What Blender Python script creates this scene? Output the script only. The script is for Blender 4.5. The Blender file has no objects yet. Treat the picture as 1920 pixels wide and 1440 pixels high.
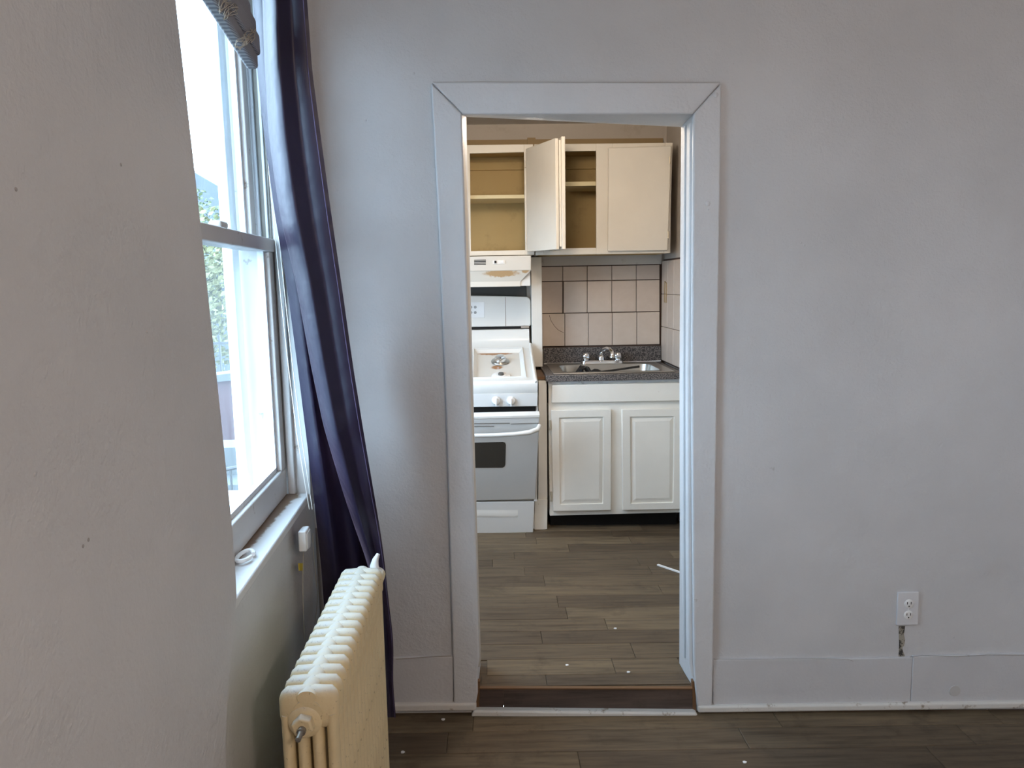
import bpy, math, random
from mathutils import Vector as V, Matrix
random.seed(7)
S = bpy.context.scene
COL = S.collection
PI = math.pi

# ------------------------------------------------------------------ camera
FPX = 1400.0
YAW, PITCH, ROLL = math.radians(1.65), math.radians(7.8), math.radians(-0.95)
CAM = V((0, 0, 1.53))
FW = V((math.sin(YAW) * math.cos(PITCH), math.cos(YAW) * math.cos(PITCH), -math.sin(PITCH)))
_r = V((math.cos(YAW), -math.sin(YAW), 0)); _u = _r.cross(FW)
RT = _r * math.cos(ROLL) + _u * math.sin(ROLL)
UPV = -_r * math.sin(ROLL) + _u * math.cos(ROLL)
cd = bpy.data.cameras.new('camera'); cam = bpy.data.objects.new('camera', cd); COL.objects.link(cam)
cd.sensor_width = 36.0; cd.lens = FPX / 1920 * 36.0; cd.clip_start = 0.02; cd.clip_end = 200
M3 = Matrix((RT, UPV, -FW)).transposed()
cam.matrix_world = Matrix.Translation(CAM) @ M3.to_4x4()
S.camera = cam

# ------------------------------------------------------------------ sky, exposure, lights
w = bpy.data.worlds.new('sky'); S.world = w; w.use_nodes = True
bg = w.node_tree.nodes['Background']
bg.inputs[0].default_value = (0.55, 0.76, 1.0, 1); bg.inputs[1].default_value = 10.5
S.view_settings.view_transform = 'Standard'; S.view_settings.look = 'None'
S.view_settings.gamma = 1.0; S.view_settings.use_curve_mapping = False
S.view_settings.exposure = 0.5
S.cycles.max_bounces = 7; S.cycles.diffuse_bounces = 5; S.cycles.glossy_bounces = 3; S.cycles.transparent_max_bounces = 8
S.cycles.caustics_reflective = False; S.cycles.caustics_refractive = False
S.cycles.use_adaptive_sampling = True; S.cycles.adaptive_threshold = 0.03

def portal(loc, direction, sx, sy):
    l = bpy.data.lights.new('window_portal', 'AREA'); l.shape = 'RECTANGLE'; l.size = sx; l.size_y = sy
    l.cycles.is_portal = True
    o = bpy.data.objects.new('window_portal', l); COL.objects.link(o)
    o.location = loc; o.rotation_euler = V(direction).to_track_quat('-Z', 'Y').to_euler()
portal((-0.80, 1.85, 1.65), (1, 0, 0), 1.0, 1.7)
portal((-0.88, 3.45, 1.42), (1, 0, 0), 1.05, 1.25)
portal((-0.82, -0.85, 1.6), (1, 0, 0), 0.95, 1.45)

# ------------------------------------------------------------------ pixel -> place helpers (real depth planes)
def ray(px, py): return FW + RT * ((px - 960) / FPX) - UPV * ((py - 720) / FPX)
def UY(px, py, y): d = ray(px, py); return CAM + d * (y / d.y)
def UX(px, py, x): d = ray(px, py); return CAM + d * (x / d.x)
def UZ(px, py, z): d = ray(px, py); return CAM + d * ((z - CAM.z) / d.z)
def UP(px, py, o, n): d = ray(px, py); return CAM + d * ((V(o) - CAM).dot(n) / d.dot(n))
TH = math.radians(1.0)
NW = V((math.sin(TH), math.cos(TH), 0))            # door wall, pointing away from the room
TW = V((math.cos(TH), -math.sin(TH), 0))
W0 = V((0, 2.5, 0))
def UW(px, py, off=0.0): return UP(px, py, W0 + NW * off, NW)
def WW(s, z, off=0.0): return W0 + TW * s + NW * off + V((0, 0, z))
def fz(x): return -0.0195 * x                       # the old floor falls a little to the right
def kz(x): return 0.0905 - 0.0195 * x               # kitchen floor
def WX(y, n=0.0, z=0.0): return V((-0.57 + (2.17 - y) * 0.042 - n, y, z))   # window wall, n = depth outward

# ------------------------------------------------------------------ mesh helpers
ORG = {}
class MB:
    def __init__(s): s.v = []; s.f = []
    def add(s, vs, fs):
        b = len(s.v); s.v += [V(p) for p in vs]; s.f += [tuple(i + b for i in f) for f in fs]; return s
    def box(s, lo, hi):
        x0, y0, z0 = lo; x1, y1, z1 = hi
        return s.hexa([V((x0, y0, z0)), V((x1, y0, z0)), V((x1, y0, z1)), V((x0, y0, z1))], V((0, y1 - y0, 0)))
    def hexa(s, q, ext):
        """prism from polygon q extruded by the vector ext"""
        n = len(q); q = [V(p) for p in q]; ext = V(ext)
        a = V((0, 0, 0))
        for i in range(n): a += q[i].cross(q[(i + 1) % n])
        fl = a.dot(ext) > 0
        if fl: q = q[::-1]
        fs = [tuple(range(n)), tuple(range(2 * n - 1, n - 1, -1))]
        for i in range(n):
            j = (i + 1) % n; fs.append((j, i, n + i, n + j))
        return s.add(q + [p + ext for p in q], fs)
    def loft(s, rings, cap=True, closed=True):
        n = len(rings[0]); vs = [p for r in rings for p in r]; fs = []
        for k in range(len(rings) - 1):
            for i in range(n if closed else n - 1):
                j = (i + 1) % n; fs.append((k * n + i, k * n + j, (k + 1) * n + j, (k + 1) * n + i))
        if cap and closed:
            fs.append(tuple(range(n - 1, -1, -1))); fs.append(tuple((len(rings) - 1) * n + i for i in range(n)))
        return s.add(vs, fs)
    def tube(s, pts, r, n=8, cap=True):
        pts = [V(p) for p in pts]; rings = []; u = None
        for i, p in enumerate(pts):
            t = (pts[min(i + 1, len(pts) - 1)] - pts[max(i - 1, 0)]).normalized()
            if u is None:
                u = t.cross(V((0, 0, 1)) if abs(t.z) < .9 else V((1, 0, 0))).normalized()
            u = (u - t * u.dot(t)).normalized(); b = t.cross(u)
            rr = r[i] if isinstance(r, (list, tuple)) else r
            rings.append([p + (u * math.cos(2 * PI * k / n) + b * math.sin(2 * PI * k / n)) * rr for k in range(n)])
        return s.loft(rings, cap)
    def lathe(s, o, axis, prof, n=20):
        """prof: (distance along the axis, radius)"""
        o = V(o); t = V(axis).normalized(); u = t.orthogonal().normalized(); b = t.cross(u)
        rings = [[o + t * d + (u * math.cos(2 * PI * k / n) + b * math.sin(2 * PI * k / n)) * max(r, 1e-4) for k in range(n)] for d, r in prof]
        return s.loft(rings, True)
    def grid(s, rows):
        return s.loft(rows, False, False)

def link(o, parent=None):
    COL.objects.link(o)
    if parent is not None: o.parent = parent
    return o
def root(name, loc, label=None, cat=None, group=None, kind=None):
    o = bpy.data.objects.new(name, None); o.location = loc; o.empty_display_size = .05; link(o)
    ORG[o.name] = V(loc); tag(o, label, cat, group, kind); return o
def tag(o, label=None, cat=None, group=None, kind=None):
    if label: o['label'] = label
    if cat: o['category'] = cat
    if group: o['group'] = group
    if kind: o['kind'] = kind
    return o
def obj(name, mb, mat, parent=None, smooth=False, bevel=0.0, seg=2, solid=0.0, sub=0):
    o0 = V((0, 0, 0)); p = parent
    while p is not None: o0 = o0 + ORG.get(p.name, V((0, 0, 0))); p = p.parent
    me = bpy.data.meshes.new(name); me.from_pydata([tuple(v - o0) for v in mb.v], [], mb.f); me.update()
    me.materials.append(mat)
    o = bpy.data.objects.new(name, me); link(o, parent)
    if smooth:
        for q in me.polygons: q.use_smooth = True
        me.set_sharp_from_angle(angle=math.radians(42))
    if solid:
        m = o.modifiers.new('solid', 'SOLIDIFY'); m.thickness = solid; m.offset = 0
    if bevel:
        m = o.modifiers.new('bevel', 'BEVEL'); m.width = bevel; m.segments = seg; m.limit_method = 'ANGLE'; m.angle_limit = math.radians(40)
        for q in me.polygons: q.use_smooth = True
        me.set_sharp_from_angle(angle=math.radians(42))
    if sub:
        m = o.modifiers.new('sub', 'SUBSURF'); m.levels = sub; m.render_levels = sub
    return o
def struct(name, mb, mat, **k): o = obj(name, mb, mat, None, **k); o['kind'] = 'structure'; return o
def B(lo, hi): return MB().box(lo, hi)
def PQ(pix, y, t):
    """prism whose front outline is the pixel outline at depth y, t thick away from the camera"""
    return MB().hexa([UY(a, b, y) for a, b in pix], (0, t, 0))
def WQ(pix, off, t): return MB().hexa([UW(a, b, off) for a, b in pix], NW * t)

# ------------------------------------------------------------------ materials
def nodes(name):
    m = bpy.data.materials.new(name); m.use_nodes = True; nt = m.node_tree
    return m, nt, nt.nodes['Principled BSDF']
def N(nt, t, **k):
    n = nt.nodes.new(t)
    for a, b in k.items(): setattr(n, a, b)
    return n
def coords(nt, scale=(1, 1, 1), rnd=False):
    tc = N(nt, 'ShaderNodeTexCoord'); mp = N(nt, 'ShaderNodeMapping'); mp.inputs['Scale'].default_value = scale
    if rnd:
        oi = N(nt, 'ShaderNodeObjectInfo'); mu = N(nt, 'ShaderNodeVectorMath', operation='SCALE'); mu.inputs[0].default_value = (37, 53, 71)
        nt.links.new(oi.outputs['Random'], mu.inputs['Scale']); nt.links.new(mu.outputs[0], mp.inputs['Location'])
    nt.links.new(tc.outputs['Object'], mp.inputs['Vector']); return mp.outputs[0]
def noise(nt, vec, scale, detail=3, rough=.55):
    n = N(nt, 'ShaderNodeTexNoise'); n.inputs['Scale'].default_value = scale; n.inputs['Detail'].default_value = detail; n.inputs['Roughness'].default_value = rough
    nt.links.new(vec, n.inputs['Vector']); return n.outputs['Fac']
def ramp(nt, fac, stops):
    r = N(nt, 'ShaderNodeValToRGB'); e = r.color_ramp.elements
    while len(e) < len(stops): e.new(.5)
    for i, (p, c) in enumerate(stops):
        e[i].position = p; e[i].color = (*c, 1) if len(c) == 3 else c
    nt.links.new(fac, r.inputs['Fac']); return r.outputs['Color']
def mixc(nt, fac, a, b):
    m = N(nt, 'ShaderNodeMix', data_type='RGBA')
    for k, x in ((0, fac), (6, a), (7, b)):
        if hasattr(x, 'is_linked'): nt.links.new(x, m.inputs[k])
        else: m.inputs[k].default_value = x if k == 0 else (*x, 1)
    return m.outputs[2]
def bump(nt, bsdf, hs, dist=.002, strength=.5):
    tot = None
    for h, d in hs:
        m = N(nt, 'ShaderNodeMath', operation='MULTIPLY_ADD'); nt.links.new(h, m.inputs[0]); m.inputs[1].default_value = d; m.inputs[2].default_value = 0.0
        if tot is not None: nt.links.new(tot, m.inputs[2])
        tot = m.outputs[0]
    b = N(nt, 'ShaderNodeBump'); b.inputs['Distance'].default_value = 1.0; b.inputs['Strength'].default_value = strength
    nt.links.new(tot, b.inputs['Height']); nt.links.new(b.outputs[0], bsdf.inputs['Normal'])
def paint(name, col, dirt=None, rough=.5, orange=.0012, lump=.004, dirt_scale=6, dirt_amt=(.62, .78), fine=160, spec=.35, tint=.06):
    m, nt, b = nodes(name); v = coords(nt)
    n1 = noise(nt, v, 2.2, 4); lo = tuple(c * (1 - tint) for c in col); hi = tuple(min(1, c * (1 + tint)) for c in col)
    c = ramp(nt, n1, [(.3, lo), (.7, hi)])
    if dirt:
        nd = noise(nt, v, dirt_scale, 5, .68); fac = ramp(nt, nd, [(dirt_amt[0], (0, 0, 0)), (dirt_amt[1], (1, 1, 1))])
        c = mixc(nt, fac, c, dirt)
    nt.links.new(c, b.inputs['Base Color']); b.inputs['Roughness'].default_value = rough
    b.inputs['Specular IOR Level'].default_value = spec
    hs = []
    if lump: hs.append((noise(nt, v, 14, 3), lump))
    if orange: hs.append((noise(nt, v, fine, 2), orange))
    if hs: bump(nt, b, hs)
    return m
def plain(name, col, rough=.5, metal=0.0, spec=.5, coat=0.0):
    m, nt, b = nodes(name); v = coords(nt)
    n1 = noise(nt, v, 9, 3); c = ramp(nt, n1, [(.3, tuple(c * .95 for c in col)), (.7, tuple(min(1, c * 1.04) for c in col))])
    nt.links.new(c, b.inputs['Base Color']); b.inputs['Roughness'].default_value = rough; b.inputs['Metallic'].default_value = metal
    b.inputs['Specular IOR Level'].default_value = spec; b.inputs['Coat Weight'].default_value = coat
    return m

M = {}
M['wall'] = paint('wall_paint', (.58, .58, .585), (.36, .34, .32), .55, .0030, .008, 9, (.74, .80), 120)
M['trim'] = paint('trim_paint', (.63, .635, .645), (.42, .40, .37), .42, .0026, .010, 14, (.72, .80), 110)
M['base'] = paint('baseboard_paint', (.58, .58, .59), (.30, .27, .24), .45, .0016, .006, 20, (.70, .78), 110)
M['shoe'] = paint('shoe_paint', (.66, .64, .60), (.26, .20, .14), .5, .0008, .002, 22, (.60, .70))
M['kwall'] = paint('kitchen_wall_paint', (.55, .50, .44), (.42, .36, .28), .6, .001, .004, 5, (.6, .8))
M['ceil'] = paint('ceiling_paint', (.62, .61, .59), None, .7, .001, .004)
M['cab'] = paint('cabinet_paint', (.74, .69, .60), (.50, .38, .22), .45, .0005, .0015, 16, (.72, .80), spec=.3)
M['cabin'] = paint('cabinet_inside_paint', (.48, .345, .145), (.34, .24, .10), .6, .0005, .001, 7, (.55, .8))
M['shelf'] = paint('shelf_paint', (.72, .62, .38), None, .6, .0003, .001)
M['base_cab'] = paint('base_cabinet_paint', (.78, .75, .68), (.42, .31, .18), .48, .0007, .002, 24, (.70, .78), spec=.3)
M['enamel'] = paint('white_enamel', (.72, .71, .67), (.60, .47, .30), .25, 0, 0, 7, (.72, .84), spec=.5, tint=.02)
M['enamel_rust'] = paint('stained_enamel', (.77, .74, .69), (.50, .27, .10), .35, 0, 0, 9, (.60, .72), spec=.4, tint=.03)
def stained(name, base, rust, blobs, rough=.33):
    m, nt, b = nodes(name); ge = N(nt, 'ShaderNodeNewGeometry'); pos = ge.outputs['Position']; prev = None
    for c, r in blobs:
        sb = N(nt, 'ShaderNodeVectorMath', operation='SUBTRACT'); nt.links.new(pos, sb.inputs[0]); sb.inputs[1].default_value = tuple(c)
        dv = N(nt, 'ShaderNodeVectorMath', operation='DIVIDE'); nt.links.new(sb.outputs[0], dv.inputs[0]); dv.inputs[1].default_value = r
        ln = N(nt, 'ShaderNodeVectorMath', operation='LENGTH'); nt.links.new(dv.outputs[0], ln.inputs[0])
        mr = N(nt, 'ShaderNodeMapRange'); nt.links.new(ln.outputs['Value'], mr.inputs[0]); mr.inputs[1].default_value = 1.0; mr.inputs[2].default_value = .0
        if prev is None: prev = mr.outputs[0]
        else:
            mx = N(nt, 'ShaderNodeMath', operation='MAXIMUM'); nt.links.new(prev, mx.inputs[0]); nt.links.new(mr.outputs[0], mx.inputs[1]); prev = mx.outputs[0]
    nz = noise(nt, pos, 34, 6, .7); ad = N(nt, 'ShaderNodeMath', operation='ADD'); nt.links.new(prev, ad.inputs[0]); nt.links.new(nz, ad.inputs[1])
    f = ramp(nt, ad.outputs[0], [(.72, (0, 0, 0)), (.95, (1, 1, 1))])
    nt.links.new(mixc(nt, f, base, rust), b.inputs['Base Color']); b.inputs['Roughness'].default_value = rough
    return m
M['oven'] = paint('oven_door_enamel', (.60, .60, .58), None, .3, 0, 0, spec=.5, tint=.02)
M['black'] = plain('black_void', (.012, .011, .010), .6, spec=.2)
M['dark'] = plain('dark_steel_and_shade', (.10, .095, .085), .45)  # dark stove parts, and the shade painted behind the stove
M['ovenglass'] = plain('oven_glass', (.055, .05, .042), .25, spec=.4)
M['chrome'] = plain('chrome', (.75, .75, .75), .12, 1.0)
M['steel'] = plain('stainless_steel', (.52, .50, .46), .34, 1.0)
M['brass'] = plain('worn_hinge_metal', (.55, .48, .36), .5, .6)
M['plastic'] = plain('white_plastic', (.80, .80, .79), .4)
M['cord'] = plain('cord_white', (.78, .77, .74), .6)
M['darkcord'] = plain('cord_grey', (.42, .40, .36), .6)
M['yellow'] = plain('yellow_tag', (.60, .45, .05), .6)
M['woodtrim'] = plain('bare_wood_edge', (.15, .075, .03), .6)
M['tanwood'] = plain('tan_wood_strip', (.36, .25, .12), .6)
M['blackplastic'] = plain('black_plastic', (.015, .014, .014), .35)
M['grime'] = plain('grimy_sash_channel', (.30, .28, .25), .7)
M['mastic'] = plain('dark_tile_mastic', (.075, .042, .028), .8)
M['sash'] = paint('sash_paint', (.60, .585, .57), (.22, .16, .11), .45, .0005, .003, 18, (.64, .74), spec=.35)
M['stool'] = paint('stool_paint', (.66, .655, .65), (.28, .19, .12), .45, .0006, .004, 13, (.58, .72), spec=.35)
M['vinyl'] = plain('outer_frame_vinyl', (.72, .76, .80), .5)
M['siding'] = plain('outside_siding', (.046, .054, .060), .7)

def speck(name, base, s1, scale, rough):
    m, nt, b = nodes(name); v = coords(nt)
    n1 = noise(nt, v, scale, 1, .5); c = ramp(nt, n1, [(.45, base), (.58, s1)]); nt.links.new(c, b.inputs['Base Color'])
    b.inputs['Roughness'].default_value = rough; return m
M['laminate'] = speck('speckled_counter_laminate', (.032, .028, .028), (.20, .175, .16), 190, .42)
def tile_mat():
    m, nt, b = nodes('glazed_beige_tile'); v = coords(nt, (1, 1, 1), True)
    n1 = noise(nt, v, 18, 4, .6); oi = N(nt, 'ShaderNodeObjectInfo')
    c = ramp(nt, n1, [(.3, (.55, .44, .35)), (.7, (.63, .52, .43))])
    c2 = mixc(nt, oi.outputs['Random'], (.56, .45, .365), (.63, .53, .43))
    nt.links.new(mixc(nt, .5, c, c2), b.inputs['Base Color']); b.inputs['Roughness'].default_value = .35
    return m
M['tile'] = tile_mat()
def plank_mat(name, tones, dirt):
    m, nt, b = nodes(name); v = coords(nt, (1, 1, 1), True); g = coords(nt, (2.2, 30, 30), True)
    oi = N(nt, 'ShaderNodeObjectInfo')
    base = ramp(nt, oi.outputs['Random'], [(0, tones[0]), (.5, tones[1]), (1, tones[2])])
    n1 = noise(nt, g, 1.6, 6, .62); gr = ramp(nt, n1, [(.28, (.50, .48, .46)), (.5, (.95, .95, .95)), (.74, (1.35, 1.32, 1.25))])
    mx = N(nt, 'ShaderNodeMix', data_type='RGBA', blend_type='MULTIPLY'); mx.inputs[0].default_value = 1
    nt.links.new(base, mx.inputs[6]); nt.links.new(gr, mx.inputs[7])
    wv = N(nt, 'ShaderNodeTexCoord'); geo = N(nt, 'ShaderNodeNewGeometry')
    nd = noise(nt, geo.outputs['Position'], 7, 8, .7); f = ramp(nt, nd, [(.54, (0, 0, 0)), (.70, (.55, .55, .55))])
    c = mixc(nt, f, mx.outputs[2], dirt)
    nt.links.new(c, b.inputs['Base Color']); b.inputs['Roughness'].default_value = .55; b.inputs['Specular IOR Level'].default_value = .3
    bump(nt, b, [(n1, .0006)])
    return m
M['plank'] = plank_mat('laminate_plank', [(.096, .068, .043), (.130, .094, .058), (.166, .122, .074)], (.042, .030, .019))
M['riser'] = plank_mat('riser_plank', [(.075, .052, .042), (.085, .060, .050), (.095, .070, .058)], (.04, .03, .024))
def radiator_mat():
    m, nt, b = nodes('old_cream_radiator_paint'); v = coords(nt)
    n1 = noise(nt, v, 16, 5); c = ramp(nt, n1, [(.3, (.66, .54, .32)), (.7, (.76, .64, .40))])
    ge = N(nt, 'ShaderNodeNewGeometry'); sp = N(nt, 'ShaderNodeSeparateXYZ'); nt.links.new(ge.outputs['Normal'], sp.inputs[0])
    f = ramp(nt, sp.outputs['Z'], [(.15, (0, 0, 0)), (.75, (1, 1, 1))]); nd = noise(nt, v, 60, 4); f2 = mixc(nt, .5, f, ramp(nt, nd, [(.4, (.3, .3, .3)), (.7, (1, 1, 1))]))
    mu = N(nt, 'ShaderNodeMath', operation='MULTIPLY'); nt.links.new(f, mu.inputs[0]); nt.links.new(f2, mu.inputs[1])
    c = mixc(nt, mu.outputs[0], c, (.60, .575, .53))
    sk = noise(nt, v, 120, 2); c = mixc(nt, ramp(nt, sk, [(.66, (0, 0, 0)), (.74, (.6, .6, .6))]), c, (.25, .19, .12))
    nt.links.new(c, b.inputs['Base Color']); b.inputs['Roughness'].default_value = .6
    bump(nt, b, [(noise(nt, v, 200, 2), .0012)]); return m
M['rad'] = radiator_mat()
def curtain_mat():
    m, nt, b = nodes('navy_satin_curtain'); v = coords(nt)
    b.inputs['Base Color'].default_value = (.011, .009, .028, 1); b.inputs['Roughness'].default_value = .42
    b.inputs['Sheen Weight'].default_value = .75; b.inputs['Sheen Tint'].default_value = (.95, .66, .80, 1); b.inputs['Sheen Roughness'].default_value = .22
    wv = noise(nt, v, 900, 1); bump(nt, b, [(noise(nt, v, 14, 2), .010), (wv, .0003)], strength=.4)
    tr = N(nt, 'ShaderNodeBsdfTranslucent'); tr.inputs[0].default_value = (.22, .12, .20, 1)
    ad = N(nt, 'ShaderNodeMixShader'); ad.inputs[0].default_value = .14
    nt.links.new(b.outputs[0], ad.inputs[1]); nt.links.new(tr.outputs[0], ad.inputs[2])
    nt.links.new(ad.outputs[0], nt.nodes['Material Output'].inputs[0]); return m
M['curtain'] = curtain_mat()
def glass_mat(name, dirt):
    m, nt, b = nodes(name); v = coords(nt, (1, 1, .25)); nt.nodes.remove(b)
    t = N(nt, 'ShaderNodeBsdfTransparent'); t.inputs[0].default_value = (.96, .98, .97, 1)
    g = N(nt, 'ShaderNodeBsdfGlossy'); g.inputs['Roughness'].default_value = .03
    d = N(nt, 'ShaderNodeBsdfTranslucent'); d.inputs[0].default_value = (.85, .88, .90, 1)
    n1 = noise(nt, v, 11, 6, .65); f = N(nt, 'ShaderNodeMapRange'); f.inputs[1].default_value = .35; f.inputs[2].default_value = .75
    f.inputs[3].default_value = dirt * .55; f.inputs[4].default_value = dirt * 1.6; nt.links.new(n1, f.inputs[0])
    m1 = N(nt, 'ShaderNodeMixShader'); nt.links.new(f.outputs[0], m1.inputs[0]); nt.links.new(t.outputs[0], m1.inputs[1]); nt.links.new(d.outputs[0], m1.inputs[2])
    m2 = N(nt, 'ShaderNodeMixShader'); m2.inputs[0].default_value = .04; nt.links.new(m1.outputs[0], m2.inputs[1]); nt.links.new(g.outputs[0], m2.inputs[2])
    nt.links.new(m2.outputs[0], nt.nodes['Material Output'].inputs[0]); return m
M['glass'] = glass_mat('dusty_window_glass', .036)
M['glass_up'] = glass_mat('upper_window_glass', .006)
def blind_mat():
    m, nt, b = nodes('grey_striped_blind'); v = coords(nt)
    sp = N(nt, 'ShaderNodeSeparateXYZ'); nt.links.new(v, sp.inputs[0]); wv = N(nt, 'ShaderNodeTexWave', wave_type='BANDS', bands_direction='Z'); wv.inputs['Scale'].default_value = 130; wv.inputs['Distortion'].default_value = .6
    nt.links.new(v, wv.inputs['Vector']); c = ramp(nt, wv.outputs['Fac'], [(.2, (.16, .155, .18)), (.8, (.34, .33, .34))])
    nt.links.new(c, b.inputs['Base Color']); b.inputs['Roughness'].default_value = .7; return m
M['blind'] = blind_mat()
M['thread'] = plain('tan_thread', (.48, .42, .34), .8)

# ================================================================== THE SETTING
HT = .17                                            # door wall thickness
# --- floor of the room
def sl_box(x0, x1, y0, y1, zf, top, bot):
    q = [(x0, y0), (x1, y0), (x1, y1), (x0, y1)]
    return MB().add([(x, y, zf(x) + bot) for x, y in q] + [(x, y, zf(x) + top) for x, y in q],
                    [(0, 3, 2, 1), (4, 5, 6, 7), (0, 1, 5, 4), (1, 2, 6, 5), (2, 3, 7, 6), (3, 0, 4, 7)])
def plank(x0, x1, y0, y1, zf, parent, mat, top=0.0):
    g = .0008; c = .0014
    lo = [(x0 + g, y0 + g), (x1 - g, y0 + g), (x1 - g, y1 - g), (x0 + g, y1 - g)]
    hi = [(x0 + g + c, y0 + g + c), (x1 - g - c, y0 + g + c), (x1 - g - c, y1 - g - c), (x0 + g + c, y1 - g - c)]
    o0 = V(((x0 + x1) / 2, (y0 + y1) / 2, zf((x0 + x1) / 2)))
    vs = [(x, y, zf(x) + top - .006) for x, y in lo] + [(x, y, zf(x) + top - c) for x, y in lo] + [(x, y, zf(x) + top) for x, y in hi]
    mb = MB().add(vs, [(0, 1, 5, 4), (1, 2, 6, 5), (2, 3, 7, 6), (3, 0, 4, 7), (4, 5, 9, 8), (5, 6, 10, 9), (6, 7, 11, 10), (7, 4, 8, 11), (8, 9, 10, 11)])
    return obj('plank', mb, mat, parent)
floor = struct('floor', sl_box(-.85, 2.62, -2.6, 2.52, fz, -.004, -.10), M['plank'])
y = 2.50; k = 0
while y > 1.1:
    x = -.62 - random.uniform(0, .9)
    while x < 2.6:
        L = random.uniform(.75, 1.25); a, b_ = max(x, -.62), min(x + L, 2.58)
        if b_ - a > .04: plank(a, b_, y - .118, y, fz, floor, M['plank'])
        x += L
    y -= .118
kfloor = struct('floor_kitchen', sl_box(-.75, 1.14, 2.505, 4.86, kz, -.004, -.07), M['plank'])
rows_k = [2.512, 2.587, 2.703, 2.824, 2.937, 3.046, 3.163, 3.288, 3.398, 3.528, 3.646, 3.752, 3.859, 3.974, 4.087, 4.20, 4.315, 4.43]
for r in range(len(rows_k) - 1):
    x = -.75 - random.uniform(0, .8)
    while x < 1.12:
        L = random.uniform(.45, .95); a, b_ = max(x, -.745), min(x + L, 1.13)
        if rows_k[r] < 2.67: a, b_ = max(a, -.058), min(b_, .70)
        if b_ - a > .04: plank(a, b_, rows_k[r], rows_k[r + 1], kz, kfloor, M['plank'])
        x += L

# --- door wall with its opening
fTL, fTR = UW(866, 213), UW(1301, 213)
fBL, fBR = UW(896, 1280), UW(1302, 1290)
bTL, bTR = UW(874, 219, HT), UW(1277, 237, HT)
bBL, bBR = UW(900, 1200, HT), UW(1275, 1200, HT)
for p in (fBL, fBR): p.z = -.06
for p in (bBL, bBR): p.z = -.06
o = [WW(-.62, -.06), WW(2.64, -.06), WW(2.64, 2.75), WW(-.62, 2.75)]
ob = [p + NW * HT for p in o]
inn = [fBL, fBR, fTR, fTL]; inb = [bBL, bBR, bTR, bTL]
mb = MB().add(o + inn + ob + inb, [
    (0, 4, 7, 3), (5, 1, 2, 6), (7, 6, 2, 3),                       # front
    (8, 11, 15, 12), (13, 14, 10, 9), (15, 11, 10, 14),             # back
    (4, 12, 15, 7), (5, 6, 14, 13), (7, 15, 14, 6),                 # reveals
    (0, 3, 11, 8), (1, 9, 10, 2), (3, 2, 10, 11), (0, 8, 12, 4), (5, 13, 9, 1)])
wall_back = struct('wall_back', mb, M['wall'])
# chipped strip of bare plaster below the outlet
M['bare'] = paint('bare_plaster', (.36, .33, .27), (.05, .045, .04), .9, .001, .004, 60, (.48, .56), tint=.15)
zig = [(1685, 1174), (1697, 1174), (1695, 1190), (1697, 1200), (1695, 1211), (1692, 1214), (1693, 1221), (1697, 1230), (1690, 1234), (1685, 1231), (1686, 1205)]
obj('bare_patch', WQ(zig, -.0012, .002), M['bare'], wall_back)
M['dent'] = plain('scuffed_paint', (.36, .34, .33), .7)
M['crack'] = plain('dark_paint_crack', (.16, .14, .12), .9)
def crack(pix, off, r, parent, mat=None):
    return obj('paint_crack', MB().tube([UW(a, b, off) for a, b in pix], r, 5), mat or M['crack'], parent, smooth=True)
for pts in ([(1706, 1232), (1730, 1229), (1790, 1231), (1850, 1228), (1930, 1228)],):
    crack(pts, -.0125, .0007, wall_back)
for px, py, r in ((1440, 1152, .003), (1788, 1195, .003), (1502, 455, .003), (1580, 220, .002), (1375, 120, .0022), (776, 138, .003), (686, 226, .003), (1833, 123, .0022), (1700, 230, .0022), (736, 1078, .003), (1421, 1292, .003), (1508, 460, .003)):
    obj('paint_lump', MB().lathe(UW(px, py, .001), -NW, [(0, r * 1.5), (r * .5, r * 1.1), (r * .8, r * .3)], 8), M['wall'], wall_back, smooth=True)

# --- casing round the opening (structure trim)
trim = root('trim_1', WW(.3, 0), kind='structure')
tag(trim, 'painted wooden casing around the kitchen doorway')
CP = -.018
obj('casing_board', WQ([(808, 155), (866, 213), (872, 400), (881, 700), (890, 950), (899, 1235), (895, 1262), (896, 1300), (892, 1322), (851, 1322), (849, 1232), (836, 760), (822, 420)], CP, .022), M['trim'], trim, bevel=.006, seg=3)
obj('casing_board', WQ([(1353, 155), (1352, 300), (1346, 700), (1338, 1235), (1336, 1328), (1308, 1328), (1304, 1290), (1301, 1240), (1297, 700), (1300, 213)], CP, .022), M['trim'], trim, bevel=.006, seg=3)
obj('casing_board', WQ([(809, 154), (1352, 154), (1299, 214), (867, 214)], CP - .0004, .022), M['trim'], trim, bevel=.005, seg=3)
M['seam'] = plain('paint_seam', (.34, .31, .28), .8)
for pts in ([(812, 154), (900, 153), (1080, 154), (1350, 154)], [(810, 156), (826, 174), (845, 190), (866, 212)]):
    crack(pts, CP - .0002, .0007, trim, M['seam'])
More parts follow.
